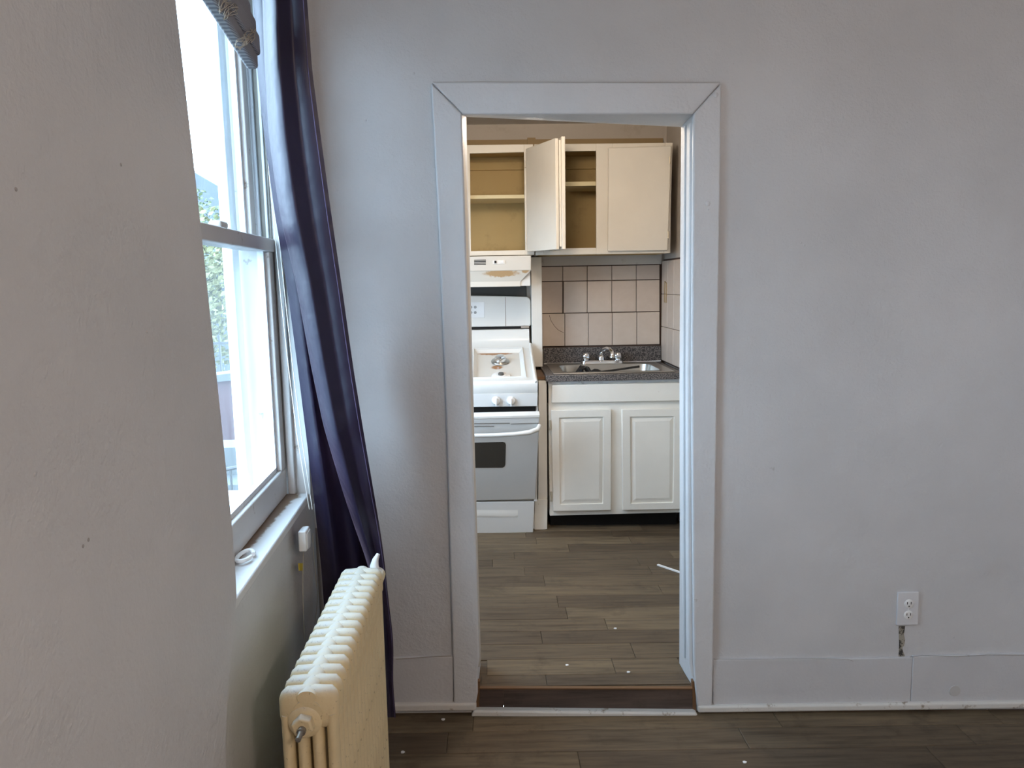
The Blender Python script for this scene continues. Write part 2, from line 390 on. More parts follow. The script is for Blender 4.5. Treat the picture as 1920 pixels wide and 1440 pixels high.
# rounded stop bead down the inner edges, and the jamb linings
def bead(pts, r=.012):
    return MB().tube(pts, r, 12)
obj('stop_bead', bead([UW(1298, 232, .008), UW(1296, 500, .008), UW(1293, 700, .008), UW(1294, 1000, .008), UW(1296, 1240, .008), UW(1300, 1266, .004)], .010), M['trim'], trim, smooth=True)
def jamb(pA, pB, thick, zs):
    """lining between front line pA and back line pB (lists of points), offset by thick"""
    mb = MB(); n = len(pA)
    a = pA + pB[::-1]
    return mb.hexa(a, thick)
zj = [1300, 1240, 1238]
A = [UW(1301, 214, .0), UW(1299, 700, .0), UW(1301, 1262, .0)]
Bk = [UW(1277, 238, HT), UW(1274, 700, HT), UW(1275, 1225, HT)]
jr = MB().add(A + Bk + [p + TW * .012 for p in A + Bk], [(0, 1, 4, 3), (1, 2, 5, 4), (6, 9, 10, 7), (7, 10, 11, 8), (2, 8, 11, 5), (0, 3, 9, 6), (0, 6, 7, 1), (1, 7, 8, 2), (3, 4, 10, 9), (4, 5, 11, 10)])
obj('jamb_lining', jr, M['trim'], trim)
obj('jamb_bead', bead([UW(1286, 236, .10), UW(1283, 700, .10), UW(1284, 1232, .10)], .006), M['trim'], trim, smooth=True)
A = [UW(866, 214, 0), UW(881, 700, 0), UW(899, 1250, 0)]
Bk = [UW(873.5, 219, HT), UW(886, 700, HT), UW(902, 1235, HT)]
jl = MB().add(A + Bk + [p - TW * .012 for p in A + Bk], [(3, 4, 1, 0), (4, 5, 2, 1), (9, 6, 7, 10), (10, 7, 8, 11), (2, 5, 11, 8), (0, 6, 9, 3), (0, 1, 7, 6), (1, 2, 8, 7), (3, 9, 10, 4), (4, 10, 11, 5)])
obj('jamb_lining', jl, M['kwall'], trim)
A = [UW(867, 213, 0), UW(1300, 213, 0)]; Bk = [UW(873, 219, HT), UW(1277, 238, HT)]
hl = MB().add(A + Bk + [p + V((0, 0, .012)) for p in A + Bk], [(0, 2, 3, 1), (4, 5, 7, 6), (0, 1, 5, 4), (2, 6, 7, 3), (0, 4, 6, 2), (1, 3, 7, 5)])
obj('head_lining', hl, M['trim'], trim)
for px, py in ((1327, 382), (1342, 178)):
    obj('nail_head', MB().lathe(UW(px, py, CP + .001), -NW, [(0, .0085), (.0025, .008), (.004, .005), (.0045, .001)], 14), M['trim'], trim, smooth=True)
obj('nail_head', MB().lathe(UW(1328, 393, CP + .001), -NW, [(0, .003), (.002, .0025), (.003, .001)], 10), M['trim'], trim, smooth=True)

# --- baseboards and shoe mouldings
bl = root('baseboard_left', WW(-.3, 0), kind='structure')
obj('board', WQ([(590, 1234), (850, 1231), (850, 1330), (590, 1336)], -.010, .012), M['base'], bl, bevel=.004)
obj('shoe_moulding', WQ([(590, 1323), (893, 1319), (893, 1334), (590, 1338)], -.024, .026), M['shoe'], bl, bevel=.008, seg=3)
br = root('baseboard_right', WW(1.4, 0), kind='structure')
obj('board', WQ([(1337, 1237), (1600, 1235), (1711.5, 1233), (1706.5, 1330), (1337, 1334)], -.010, .012), M['base'], br, bevel=.003)
obj('board', WQ([(1712.3, 1231), (2250, 1219), (2250, 1322), (1707.3, 1330)], -.0112, .0132), M['base'], br, bevel=.003)
obj('shoe_moulding', WQ([(1309, 1325), (2250, 1312), (2250, 1326), (1309, 1338)], -.024, .026), M['shoe'], br, bevel=.008, seg=3)
obj('paint_patch', MB().lathe(UW(1790, 1295, -.011), -NW, [(0, .021), (.0025, .020), (.003, .012), (.0032, .001)], 20), paint('patch_paint', (.52, .51, .50), None, .5, .001, .002), br, smooth=True)

crack([(742, 1236), (770, 1234), (800, 1232), (846, 1230)], -.0102, .0016, wall_back, M['seam'])
crack([(1339, 1236), (1420, 1236), (1520, 1235), (1590, 1236), (1600, 1240)], -.0102, .0007, wall_back, M['seam'])
# --- step up into the kitchen
st = root('step', WW(.32, 0), kind='structure')
tag(st, 'low step with dark plank riser into the kitchen')
obj('riser_board', WQ([(900, 1293), (944, 1292), (944, 1337), (898, 1336)], -.004, .02), M['riser'], st)
obj('riser_board', WQ([(944.6, 1292), (1300, 1293), (1300, 1338), (944.6, 1337)], -.004, .02), M['riser'], st)
obj('wood_edge', WQ([(897, 1290.5), (1303, 1291), (1303, 1293), (897, 1292.5)], -.007, .016), M['woodtrim'], st)
obj('wood_edge', WQ([(894, 1278), (900, 1278), (898, 1336), (892, 1336)], -.006, .02), M['woodtrim'], st)
obj('wood_edge', WQ([(1298, 1278), (1304, 1278), (1305, 1337), (1299, 1338)], -.006, .02), M['woodtrim'], st)
obj('floor_strip', WQ([(888, 1333), (1306, 1337), (1313, 1350), (883, 1345)], -.03, .032), M['shoe'], st, bevel=.007, seg=3)

# --- left wall: thick pier near the camera, thinner wall round the window
EDGE = [(2.75, 1.255), (2.35, 1.29), (2.0, 1.323), (1.64, 1.362), (1.35, 1.389), (1.087, 1.411), (1.0, 1.414), (.936, 1.411), (.86, 1.375), (.777, 1.33), (.70, 1.305), (.643, 1.296), (.4, 1.29), (-.08, 1.29)]
XP = -.50
rings = []
for z, ye in EDGE:
    r = .022
    ring = [V((-.78, -.40, z)), V((XP, -.40, z)), V((XP, .5, z)), V((XP, ye - r, z))]
    for k in range(1, 6):
        a = k / 5 * PI / 2; ring.append(V((XP - r + r * math.cos(a), ye - r + r * math.sin(a), z)))
    ring.append(V((-.78, ye, z))); rings.append(ring)
mb = MB().loft(rings[::-1])
def wbox(mb, y0, y1, n0, n1, z0, z1):
    q = [WX(y0, n0, z0), WX(y1, n0, z0), WX(y1, n0, z1), WX(y0, n0, z1)]
    return mb.hexa(q, (-(n1 - n0), 0, 0))
wbox(mb, 1.26, 2.52, .012, .20, -.08, .862)         # below the window
wbox(mb, 1.26, 2.52, 0, .20, 2.42, 2.75)            # above
wbox(mb, 2.31, 2.52, 0, .20, .86, 2.43)             # between window and corner
mb.box((-.78, -2.6, -.08), (XP, -1.3, 2.75)); mb.box((-.78, -1.3, -.08), (XP, -.40, .9)); mb.box((-.78, -1.3, 2.3), (XP, -.40, 2.75))   # round the added second window
wall_left = struct('wall_left', mb, M['wall'], smooth=True)
for px, py in ((226, 309), (29, 355), (64, 890), (155, 1024), (165, 1012), (132, 1360), (275, 622)):
    obj('paint_lump', MB().lathe(UX(px, py, XP - .0005), (1, 0, 0), [(0, .003), (.001, .0022), (.0015, .0005)], 8), M['dent'] if px in (226, 29, 155, 165) else M['wall'], wall_left, smooth=True)

# --- the rest of the room shell, behind and beside the camera
struct('wall_right', B((2.6, -2.6, -.15), (2.75, 2.62, 2.75)), M['wall'])
struct('wall_front', B((-.8, -2.75, -.15), (2.75, -2.6, 2.75)), M['wall'])
struct('ceiling', B((-.8, -2.75, 2.75), (2.75, 2.68, 2.85)), M['ceil'])

# --- kitchen shell
YK = 4.82
kb = struct('wall_kitchen_back', B((-.858, YK, -.02), (1.30, YK + .12, 2.65)), M['kwall'])
mbx = MB()
for lo, hi in (((-.858, 2.66, -.9), (-.75, 3.0, 2.65)), ((-.858, 3.95, -.9), (-.75, 4.94, 2.65)), ((-.858, 3.0, -.9), (-.75, 3.95, .85)), ((-.858, 3.0, 2.0), (-.75, 3.95, 2.65))): mbx.box(lo, hi)
struct('wall_kitchen_left', mbx, M['kwall'])
kr = struct('wall_kitchen_right', B((1.135, 2.6, -.02), (1.27, YK + .12, 2.65)), M['kwall'])
struct('ceiling_kitchen', B((-.858, 2.66, 2.50), (1.27, YK + .12, 2.62)), M['ceil'])

# tiles on the back wall: dark mastic bed, every tile its own piece
obj('mastic_bed', PQ([(1014, 498), (1241, 494), (1242, 652), (1015, 655)], YK - .012, .012), M['mastic'], kb)
def tile_px(pix, yf, parent):
    q = [UY(a, b, yf) for a, b in pix]; c = sum(q, V((0, 0, 0))) / 4; q2 = [c + (p - c) * .985 + V((0, -.003, 0)) for p in q]
    mb = MB(); bk = [p + V((0, .010, 0)) for p in q]
    mb.add(bk + q + q2, [(0, 1, 5, 4), (1, 2, 6, 5), (2, 3, 7, 6), (3, 0, 4, 7), (4, 5, 9, 8), (5, 6, 10, 9), (6, 7, 11, 10), (7, 4, 8, 11), (8, 9, 10, 11)])
    mb.f = [f[::-1] for f in mb.f]
    return obj('tile', mb, M['tile'], parent)
c1 = [1012, 1055, 1101, 1147, 1193, 1237]; c3 = [1012, 1059, 1103, 1148, 1194, 1237]
def ry(k, x): return {0: 500, 1: 528, 2: 588, 3: 650}[k] - (x - 1016) * .018
for r, cs in enumerate((c1, c1, c3)):
    for i in range(5):
        g = 1.0 if (r, i) != (1, 1) else 2.0
        x0, x1 = cs[i] + g * .5 + (.8 if (r, i) == (1, 1) else 0), cs[i + 1] - .5
        t = tile_px([(x0, ry(r, x0) + .8), (x1, ry(r, x1) + .8), (x1, ry(r + 1, x1) - .6), (x0, ry(r + 1, x0) - .6)], YK - .019, kb)
        if (r, i) == (2, 0):
            obj('tile_crack', MB().tube([UY(a, b, YK - .0225) for a, b in ((1030, 591), (1033, 601), (1040, 612), (1047, 619), (1057, 624))], .0012, 5), M['mastic'], t)
# tiles on the right wall
obj('mastic_bed', B((1.120, 3.6, 1.0), (1.134, YK - .02, 1.655)), M['mastic'], kr)
ye = [4.795, 4.635, 4.478, 4.320, 4.165, 4.01, 3.855]; ze = [1.012, 1.229, 1.437, 1.645]
for i in range(6):
    for j in range(3):
        y0, y1 = ye[i + 1] + .0013, ye[i] - .0013; z0, z1 = ze[j] + .0012, ze[j + 1] - .0012; x = 1.108; c = .003
        vs = [(x + .014, y0, z0), (x + .014, y1, z0), (x + .014, y1, z1), (x + .014, y0, z1), (x + c, y0, z0), (x + c, y1, z0), (x + c, y1, z1), (x + c, y0, z1), (x, y0 + c, z0 + c), (x, y1 - c, z0 + c), (x, y1 - c, z1 - c), (x, y0 + c, z1 - c)]
        mb = MB().add(vs, [(0, 4, 5, 1), (1, 5, 6, 2), (2, 6, 7, 3), (3, 7, 4, 0), (4, 8, 9, 5), (5, 9, 10, 6), (6, 10, 11, 7), (7, 11, 8, 4), (8, 11, 10, 9)])
        obj('tile', mb, M['tile'], kr)
obj('slot_frame', MB().tube([(1.106, 4.70, 1.515), (1.106, 4.70, 1.385), (1.106, 4.655, 1.385), (1.106, 4.655, 1.505), (1.106, 4.70, 1.515)], .004, 6), M['tanwood'], kr)
# boxed column between stove and tiles, board above the tiles, tan rail over the cabinets, dark sheet added to paint the shade behind the stove
obj('wall_board', PQ([(1016, 474), (1241, 470), (1240, 495), (1016, 499)], YK - .016, .014), paint('board_paint', (.58, .54, .48), (.40, .34, .27), .6, .0006, .002, 8), kb)
obj('wood_rail', PQ([(820, 263), (1243, 259), (1243, 268), (820, 273)], YK - .018, .018), M['tanwood'], kb)
obj('rail_block', PQ([(989, 258), (1004, 258), (1004, 276), (989, 276)], YK - .04, .04), M['tanwood'], kb)
obj('shade_sheet', B((-.54, YK - .006, .7), (.240, YK - .001, 1.66)), M['dark'], kb)

# ================================================================== WINDOW
win = root('window_1', WX(2.0, 0, .9), kind='structure')
tag(win, 'old painted double-hung window in the left wall')
def wprism(y0, y1, n0, n1, z0, z1): return wbox(MB(), y0, y1, n0, n1, z0, z1)
YN, YF = 1.40, 2.285                                 # near and far jamb
obj('jamb', wprism(YF + .012, YF + .04, -.004, .20, .88, 2.43), M['sash'], win, bevel=.002)
obj('jamb', wprism(YN - .03, YN, 0, .20, .88, 2.43), M['sash'], win)
obj('head_jamb', wprism(YN, YF + .03, 0, .20, 2.38, 2.43), M['sash'], win)
obj('inner_stop', wprism(YF - .006, YF + .014, .040, .062, .885, 2.40), M['sash'], win, bevel=.003)
obj('channel_strip', wprism(YF + .004, YF + .0125, .070, .100, 1.66, 2.40), M['grime'], win)
obj('parting_bead', wprism(YF - .008, YF + .014, .098, .108, .95, 2.40), M['vinyl'], win, bevel=.002)
obj('parting_bead', wprism(YF - .004, YF + .013, .076, .084, 1.67, 2.40), M['vinyl'], win, bevel=.002)
stool = MB().hexa([WX(YN - .02, -.002, .862), WX(YF + .005, -.002, .862), WX(YF + .005, -.002, .885), WX(YN - .02, -.002, .885)], (-.112, 0, 0))
obj('stool_board', stool, stained('grimy_stool_paint', (.66, .655, .65), (.24, .165, .11), [(WX(1.95, .068, .885), (.035, .9, .03)), (WX(2.25, .05, .885), (.045, .05, .03))], .45), win, bevel=.004)
# lower sash
def sash(name, n0, n1, z0, z1, br_, mr, glass):
    s = obj(name, wprism(YN + .002, YF - .002, n0, n1, z0, z0 + br_), M['sash'], win, bevel=.004)   # bottom rail carries the sash
    obj('meeting_rail', wprism(YN + .002, YF + .002, n0 - .006, n1, z1 - mr, z1), M['sash'], s, bevel=.003)
    obj('stile', wprism(YF - .050, YF - .002, n0, n1, z0 + br_, z1 - mr), M['sash'], s, bevel=.003)
    obj('stile', wprism(YN + .002, YN + .045, n0, n1, z0 + br_, z1 - mr), M['sash'], s, bevel=.003)
    obj('glazing_bead', wprism(YF - .066, YF - .050, n0 + .014, n1 - .004, z0 + br_, z1 - mr), M['vinyl'], s)
    obj('glazing_bead', wprism(YN + .045, YF - .05, n0 + .014, n1 - .004, z0 + br_, z0 + br_ + .014), M['stool'], s)
    p = obj('pane', wprism(YN + .04, YF - .045, n0 + .018, n0 + .022, z0 + br_ - .005, z1 - mr + .005), glass, s)
    return s
ls = sash('lower_sash', .066, .102, .886, 1.667, .085, .038, M['glass'])
us = sash('upper_sash', .112, .146, 1.632, 2.40, .036, .05, M['glass_up'])
obj('sash_lock', wprism(1.80, 1.86, .068, .098, 1.667, 1.684), M['sash'], ls, bevel=.006, seg=3)
# outer frame seen through the glass
obj('outer_stile', wprism(YF - .075, YF - .01, .165, .195, .90, 2.42), M['vinyl'], win, bevel=.003)
obj('outer_sill', wprism(YN - .02, YF + .02, .15, .26, .86, .895), M['vinyl'], win)

# windows added out of view as fill light: one in the room, one in the kitchen
w2 = root('fill_window_room', (-.7, -.85, .9), kind='structure')
for lo, hi in (((-.74, -1.3, .9), (-.68, -1.25, 2.3)), ((-.74, -.45, .9), (-.68, -.40, 2.3)), ((-.74, -1.25, .9), (-.68, -.45, .96)), ((-.74, -1.25, 2.24), (-.68, -.45, 2.3)), ((-.74, -1.25, 1.58), (-.68, -.45, 1.62))):
    obj('frame_bar', B(lo, hi), M['sash'], w2)
w3 = root('fill_window_kitchen', (-.81, 3.4, .8), kind='structure')
for lo, hi in (((-.85, 3.0, .85), (-.79, 3.04, 2.0)), ((-.85, 3.91, .85), (-.79, 3.95, 2.0)), ((-.85, 3.04, .85), (-.79, 3.91, .90)), ((-.85, 3.04, 1.95), (-.79, 3.91, 2.0))):
    obj('frame_bar', B(lo, hi), M['sash'], w3)

# ================================================================== OUTSIDE
wing = struct('wall_exterior', B((-.845, 2.60, -1.2), (-.74, 2.655, 3.2)), M['siding'])
for a, b_, d in ((-.853, -.828, .022), (-.820, -.802, .014), (-.794, -.772, .02)):
    obj('corner_board', B((a, 2.60 - d, -1.2), (b_, 2.601, 3.2)), M['siding'], wing, bevel=.003)
M['ground'] = paint('outside_ground', (.04, .043, .04), (.08, .08, .08), .9, .0, .02, 1.2, (.5, .6))
struct('ground', B((-40, -12, -1.3), (-.9, 40, -1.2)), M['ground'])
M['leaf'] = plain('tree_leaf', (.07, .09, .03), .6)
M['leaf2'] = plain('yellow_leaf', (.12, .115, .04), .6)
M['bark'] = plain('bark', (.05, .04, .03), .9)
M['redpaint'] = plain('red_painted_masonry', (.06, .026, .028), .8)
M['iron'] = plain('black_iron', (.03, .03, .03), .5)
M['house'] = plain('pale_house_siding', (.085, .095, .105), .8)
M['roof'] = plain('grey_roof', (.07, .08, .095), .8)
M['concrete'] = plain('pale_concrete', (.075, .08, .08), .8)
def tree(loc, h, rx, rz, nleaf, mat, label, seed):
    rnd = random.Random(seed); t = root('garden_tree', loc, label, 'tree'); L = V(loc)
    obj('trunk', MB().tube([L, L + V((.1, 0, h * .3)), L + V((0, .1, h * .6)), L + V((.1, 0, h * .9))], [.14, .12, .08, .03], 8), M['bark'], t, smooth=True)
    mb = MB()
    for i in range(nleaf):
        a, b_, r = rnd.uniform(0, 2 * PI), rnd.uniform(-1, 1), rnd.random() ** .45
        c = L + V((math.cos(a) * math.sqrt(1 - b_ * b_) * rx * r, math.sin(a) * math.sqrt(1 - b_ * b_) * rx * r, h * .66 + b_ * rz * r))
        s = rnd.uniform(.03, .07); u = V((rnd.uniform(-1, 1), rnd.uniform(-1, 1), rnd.uniform(-1, 1))).normalized(); v_ = u.orthogonal().normalized(); wv = u.cross(v_)
        mb.add([c - v_ * s, c + wv * s * .55 + u * s * .15, c + v_ * s, c - wv * s * .55 + u * s * .15], [(0, 1, 2, 3)])
    f = obj('foliage', mb, mat, t); f['kind'] = 'stuff'
    return t
tree((-4.6, 12.0, -1.2), 4.0, 1.3, 1.35, 5200, M['leaf2'], 'yellow-green leafy tree seen through the lower window pane', 3)
tree((-6.6, 16.0, -1.2), 5.6, 1.2, 1.3, 3500, M['leaf'], 'pale green tree beyond the garden fence, standing farther away', 5)
fe = root('iron_fence', (-4.0, 9.6, -1.2), 'black iron picket fence in the garden seen through the glass', 'fence')
for k in range(26):
    x = -5.6 + k * .12; obj('picket', MB().tube([(x, 9.6, -1.2), (x, 9.6, .92)], .014, 5), M['iron'], fe)
for z in (-.9, .2, .8): obj('rail', B((-5.7, 9.585, z), (-2.4, 9.615, z + .03)), M['iron'], fe)
sw = root('stoop_wall', (-2.7, 6.4, -1.2), 'dull red painted stoop wall seen through the window', 'wall')
obj('wall_block', MB().hexa([(-3.6, 6.3, -1.2), (-1.9, 6.3, -1.2), (-1.9, 6.3, .78), (-3.6, 6.3, .60)], (0, .25, 0)), M['redpaint'], sw)
obj('coping', MB().hexa([(-3.65, 6.26, .60), (-1.88, 6.26, .78), (-1.88, 6.26, .84), (-3.65, 6.26, .66)], (0, .33, 0)), M['concrete'], sw)
sp_ = root('concrete_steps', (-2.0, 5.1, -1.2), 'pale concrete steps below the red stoop wall', 'steps')
for k in range(5): obj('tread', B((-2.9, 5.0 - k * .26, -1.2), (-1.55, 5.26 - k * .26, .45 - k * .19)), M['concrete'], sp_)
f2 = root('hand_rail', (-1.4, 3.6, -1.2), 'thin black iron railing outside just below the window', 'railing')
for k in range(12):
    x = -1.98 + k * .07; obj('picket', MB().tube([(x, 3.6, -1.2), (x, 3.6, .52 + k * .012)], .006, 5), M['iron'], f2)
obj('rail', MB().tube([(-2.02, 3.6, .52), (-1.18, 3.6, .665)], .010, 6), M['iron'], f2)
hs = root('neighbour_house', (-7.2, 21, -1.2), 'pale house with grey gable roof across the garden', 'house')
obj('house_wall', B((-10.5, 21, -1.2), (-5.6, 25, 3.1)), M['house'], hs)
obj('roof', MB().hexa([(-11, 20.6, 3.0), (-5.2, 20.6, 3.0), (-8, 20.6, 4.7)], (0, 5, 0)), M['roof'], hs)
obj('porch_roof', MB().hexa([(-9.6, 19.2, 2.0), (-5.2, 19.2, 2.0), (-5.2, 21, 2.75), (-9.6, 21, 2.75)], (0, 0, .12)), M['roof'], hs)
for x in (-9.4, -8.2, -7.0, -6.1): obj('house_window', B((x, 20.97, .2), (x + .6, 21.01, 1.5)), M['ovenglass'], hs)

# ================================================================== THINGS BY THE WINDOW
# --- radiator
RX, RY0, DY = -.373, 1.398, .0408
HTOP = .742; WR = .117
radi = root('cast_iron_radiator', (RX, 1.70, fz(RX)), 'cream painted cast-iron column radiator standing below the window', 'radiator')
def section(end):
    mb = MB(); n = 14; hw = WR / 2 - .008; z0 = .06; tube_r = .0120
    xs = [-.0445, -.0148, .0148, .0445]
    dz = .0185                                       # half thickness in y
    # header shapes: rounded box lofts along x, top and bottom
    def header(zc, hz):
        rings = []
        prof = [(-WR / 2, .25), (-WR / 2 + .004, .62), (-WR / 2 + .014, .95), (-.02, 1), (0, 1.03), (.02, 1), (WR / 2 - .014, .95), (WR / 2 - .004, .62), (WR / 2, .25)]
        for x, s_ in prof:
            rings.append([V((x, math.copysign(abs(math.cos(a)) ** .6, math.cos(a)) * dz * s_, zc + math.copysign(abs(math.sin(a)) ** .6, math.sin(a)) * hz * (.35 + .65 * s_))) for a in [2 * PI * k / 16 for k in range(16)]])
        mb.loft(rings)
    header(HTOP - .042 - fz(RX), .042); header(.10, .035)
    for x in xs:
        mb.loft([[V((x + tube_r * math.cos(a), .0192 * math.sin(a), z)) for a in [2 * PI * k / 12 for k in range(12)]] for z in (.10, HTOP - .06)])
    mb.tube([(0, -DY / 2, HTOP - .055), (0, DY / 2, HTOP - .055)], .030, 14)   # nipple boss
    mb.loft([[V((.019 * math.cos(a), yy, HTOP - .020 + .0135 * math.sin(a))) for a in [2 * PI * k / 14 for k in range(14)]] for yy in (-DY / 2, DY / 2)])
    mb.tube([(0, -DY / 2, .10), (0, DY / 2, .10)], .026, 14)
    if end:
        for x in (xs[0], xs[3]):
            mb.tube([(x, 0, .10), (x, 0, .03), (x, 0, 0)], [.014, .014, .019], 10)
    return mb
def mesh_of(mb, mat):
    me = bpy.data.meshes.new('section'); me.from_pydata([tuple(v) for v in mb.v], [], mb.f); me.materials.append(mat)
    for q in me.polygons: q.use_smooth = True
    me.set_sharp_from_angle(angle=math.radians(50)); return me
me_e, me_m = mesh_of(section(True), M['rad']), mesh_of(section(False), M['rad'])
for i in range(16):
    o = bpy.data.objects.new('section', me_e if i in (0, 15) else me_m); link(o, radi); o.location = (0, RY0 + i * DY - 1.70, 0)
hub = V((RX - .006, RY0 - .012, HTOP - .064))
obj('bushing', MB().lathe(hub, (0, -1, 0), [(-.01, .034), (.008, .033), (.012, .027), (.013, .010)], 24), M['rad'], radi, smooth=True)
pl = obj('hex_plug', MB().lathe(hub + V((0, -.012, 0)), (0, -1, 0), [(0, .0225), (.016, .0225), (.019, .019)], 6), M['rad'], radi, bevel=.0015)
obj('nipple', MB().lathe(hub + V((0, -.028, -.002)), (-.05, -1, -.12), [(0, .0085), (.010, .0085), (.011, .0055), (.030, .0055), (.0305, .004)], 14), plain('dull_metal_nipple', (.32, .30, .27), .45, .8), pl, smooth=True)
yb = RY0 + 15 * DY
vb = V((RX + .035, yb + .02, HTOP - .045))
va = obj('steam_valve', MB().lathe(vb, (0, 1, 0), [(0, .022), (.05, .022), (.055, .016)], 16), M['rad'], radi, smooth=True)
obj('valve_stem', MB().tube([vb + V((0, .035, 0)), vb + V((-.008, .04, .030)), vb + V((-.004, .045, .046)), vb + V((.004, .048, .062))], [.015, .013, .009, .005], 12), M['plastic'], va, smooth=True)

# --- curtain: one long panel folded over itself
def lerp_tab(tab, t):
    for (a, x), (b_, y_) in zip(tab, tab[1:]):
        if t <= b_: return x + (y_ - x) * (t - a) / (b_ - a)
    return tab[-1][1]
def smooth_tab(tab, t):
    d = 22.0; return (lerp_tab(tab, max(tab[0][0], t - d)) + 2 * lerp_tab(tab, t) + lerp_tab(tab, min(tab[-1][0], t + d))) / 4
EL = [(-60, 469), (0, 475), (130, 482), (260, 496), (400, 515), (530, 537), (680, 557), (800, 572), (930, 588), (1060, 602), (1200, 612), (1345, 622)]
FL = [(-60, 486), (0, 490), (130, 494), (260, 502), (400, 522), (530, 553), (680, 580), (800, 605), (930, 644), (1000, 668), (1060, 690), (1130, 703), (1200, 711), (1345, 722)]
ER = [(-60, 570), (0, 576), (130, 585), (260, 602), (400, 621), (530, 640), (680, 661), (800, 680), (930, 702), (1000, 714), (1060, 722), (1130, 729), (1200, 738), (1290, 737), (1345, 743)]
cur = root('window_curtain', (-.42, 2.10, .25), 'long navy satin curtain hanging beside the window, swept towards the doorway', 'curtain')
rows = []
NR = 90
for i in range(NR + 1):
    py = -60 + (1345 + 60) * i / NR; t = i / NR
    l, f_, r = smooth_tab(EL, py), smooth_tab(FL, py), smooth_tab(ER, py)
    row = []
    dl_ = 2.04 + .10 * min(1, max(0, (py - 100) / 830)) + .03 * max(0, min(1, (py - 850) / 100)); dbk = 2.17 + .19 * min(1, max(0, (py - 380) / 300)); dr_ = 2.36 + .03 * min(1, max(0, (py - 100) / 830))
    dfr = 1.985 + .09 * min(1, max(0, (py - 100) / 700)) + .09 * max(0, min(1, (py - 800) / 150))
    def D(px, o_): return UY(px, py, o_)
    # back layer: left edge to under the flap
    hid = f_ + (r - f_) * .78
    nb = 16
    for k in range(nb + 1):
        u = k / nb; px = l + (hid - l) * u
        row.append(D(px, dl_ + .02 + .05 * (1 - min(1, u * 3.2)) ** 2 + (dbk - dl_ - .02) * u ** 1.4 + .010 * math.sin(u * 15 + 1.0) * min(1, t * 3)))
    # turn back to the front edge of the flap
    nf = 10
    for k in range(1, nf + 1):
        u = k / nf; px = hid + (f_ - hid) * u
        row.append(D(px, dbk + (dfr + .048 - dbk) * (u ** .8)))
    # rounded front edge, then the flap out to the right edge with soft folds
    ng = 26
    for k in range(1, ng + 1):
        u = k / ng; px = f_ + (r - f_) * u
        fold = .060 * (1 - min(1, u / .34)) ** 2 - .030 * math.sin(min(1, u / .34) * PI / 2) + .030 * max(0, min(1, (u - .34) / .3)) - .004 * math.sin(max(0, u - .62) / .38 * PI)
        puck = (.0016 * math.sin(i * 1.9) * (1 if u > .93 else 0) + .011 * (math.sin(i * .62 + u * 5) + .6 * math.sin(i * 1.07 - u * 7)) * max(0, u - .45) * (.8 if py > 760 else .06))
        row.append(D(px, dfr + .012 * u + fold * (1 - .2 * t) + puck))
    rows.append(row)
obj('curtain_panel', MB().grid(rows), M['curtain'], cur, smooth=True, sub=1)
for me in (cur.children[0].data,):
    for q in me.polygons: q.use_smooth = True
hem = []
for i in range(0, NR + 1):
    hem.append(rows[i][-3] + V((0, -.0035, 0)))
obj('hem_seam', MB().tube(hem, .0013, 5), plain('seam_thread', (.10, .075, .15), .6), cur, smooth=True)

# --- blind, pulled up and crooked, with its cords
bn = root('window_blind', WX(2.0, .03, 2.1), 'grey striped roman blind pulled up crookedly under the window head', 'blind')
def bz(y, z): return z + (1.938 - y) * .145
def blindbar(y0, y1, n0, n1, z0, z1):
    q = [WX(y0, n0, bz(y0, z0)), WX(y1, n0, bz(y1, z0)), WX(y1, n0, bz(y1, z1)), WX(y0, n0, bz(y0, z1))]
    return MB().hexa(q, (-(n1 - n0), 0, 0))
for k, (n0, z0, hgt) in enumerate(((-.008, 2.055, .045), (-.016, 2.085, .05), (-.010, 2.125, .045), (.0, 2.157, .05))):
    obj('blind_fold', blindbar(1.43, 1.938 - k * .002, n0, n0 + .03, z0, z0 + hgt), M['blind'], bn, bevel=.008, seg=3)
rnd = random.Random(4)
for (cx, cy) in ((418, 10), (432, 22), (455, 80), (466, 68)):
    pts = []
    for k in range(26):
        a = k * .8; pts.append(UP(cx + 11 * math.cos(a) + rnd.uniform(-6, 6), cy + 11 * math.sin(a * .9) + rnd.uniform(-6, 6), WX(2.17, -.019), V((1, .042, 0)).normalized()))
    obj('embroidery', MB().tube(pts, .0007, 5), M['thread'], bn, smooth=True)
for dx in (0, 8):
    obj('pull_cord', MB().tube([UY(a + dx * s_, b_, 2.20) for a, b_, s_ in ((486, 120, .6), (505, 330, .7), (527, 560, 1), (540, 680, 1), (556, 810, 1), (580, 955, .7))], .0013, 6), M['cord'], bn, smooth=True)

# --- small things on and under the stool
lp = []
for k in range(25):
    a = k / 24 * 2 * PI * .93 + .25; lp.append(V((-.593 + .018 * math.cos(a) * (1 if math.cos(a) > 0 else .8), 1.722 + .036 * math.sin(a), .8955)))
tag(obj('plastic_loop', MB().tube(lp, .0052, 8), M['plastic'], None, smooth=True), 'white plastic loop lying on the window stool', 'loop')
def cordbox(name, y0, y1, x0, z0, z1, label, dep):
    r_ = root(name, WX((y0 + y1) / 2, -.004, z0), label, 'box')
    q = [WX(y0, -dep, z0 + .008), WX(y1, -dep, z0), WX(y1, -dep, z1 - .016), WX(y0, -dep, z1 - .012)]
    obj('box_body', MB().hexa(q, (-(dep - .001) + .012, 0, 0)), M['plastic'], r_, bevel=.004, seg=3)
    obj('box_lid', wbox(MB(), y0 + .006, y1 - .006, -dep - .003, -dep + .001, z0 + .014, z1 - .022), M['plastic'], r_, bevel=.002)
    return r_
cb = cordbox('cord_box', 2.045, 2.105, 0, .775, .855, 'small white plastic box under the far end of the window stool', .035)
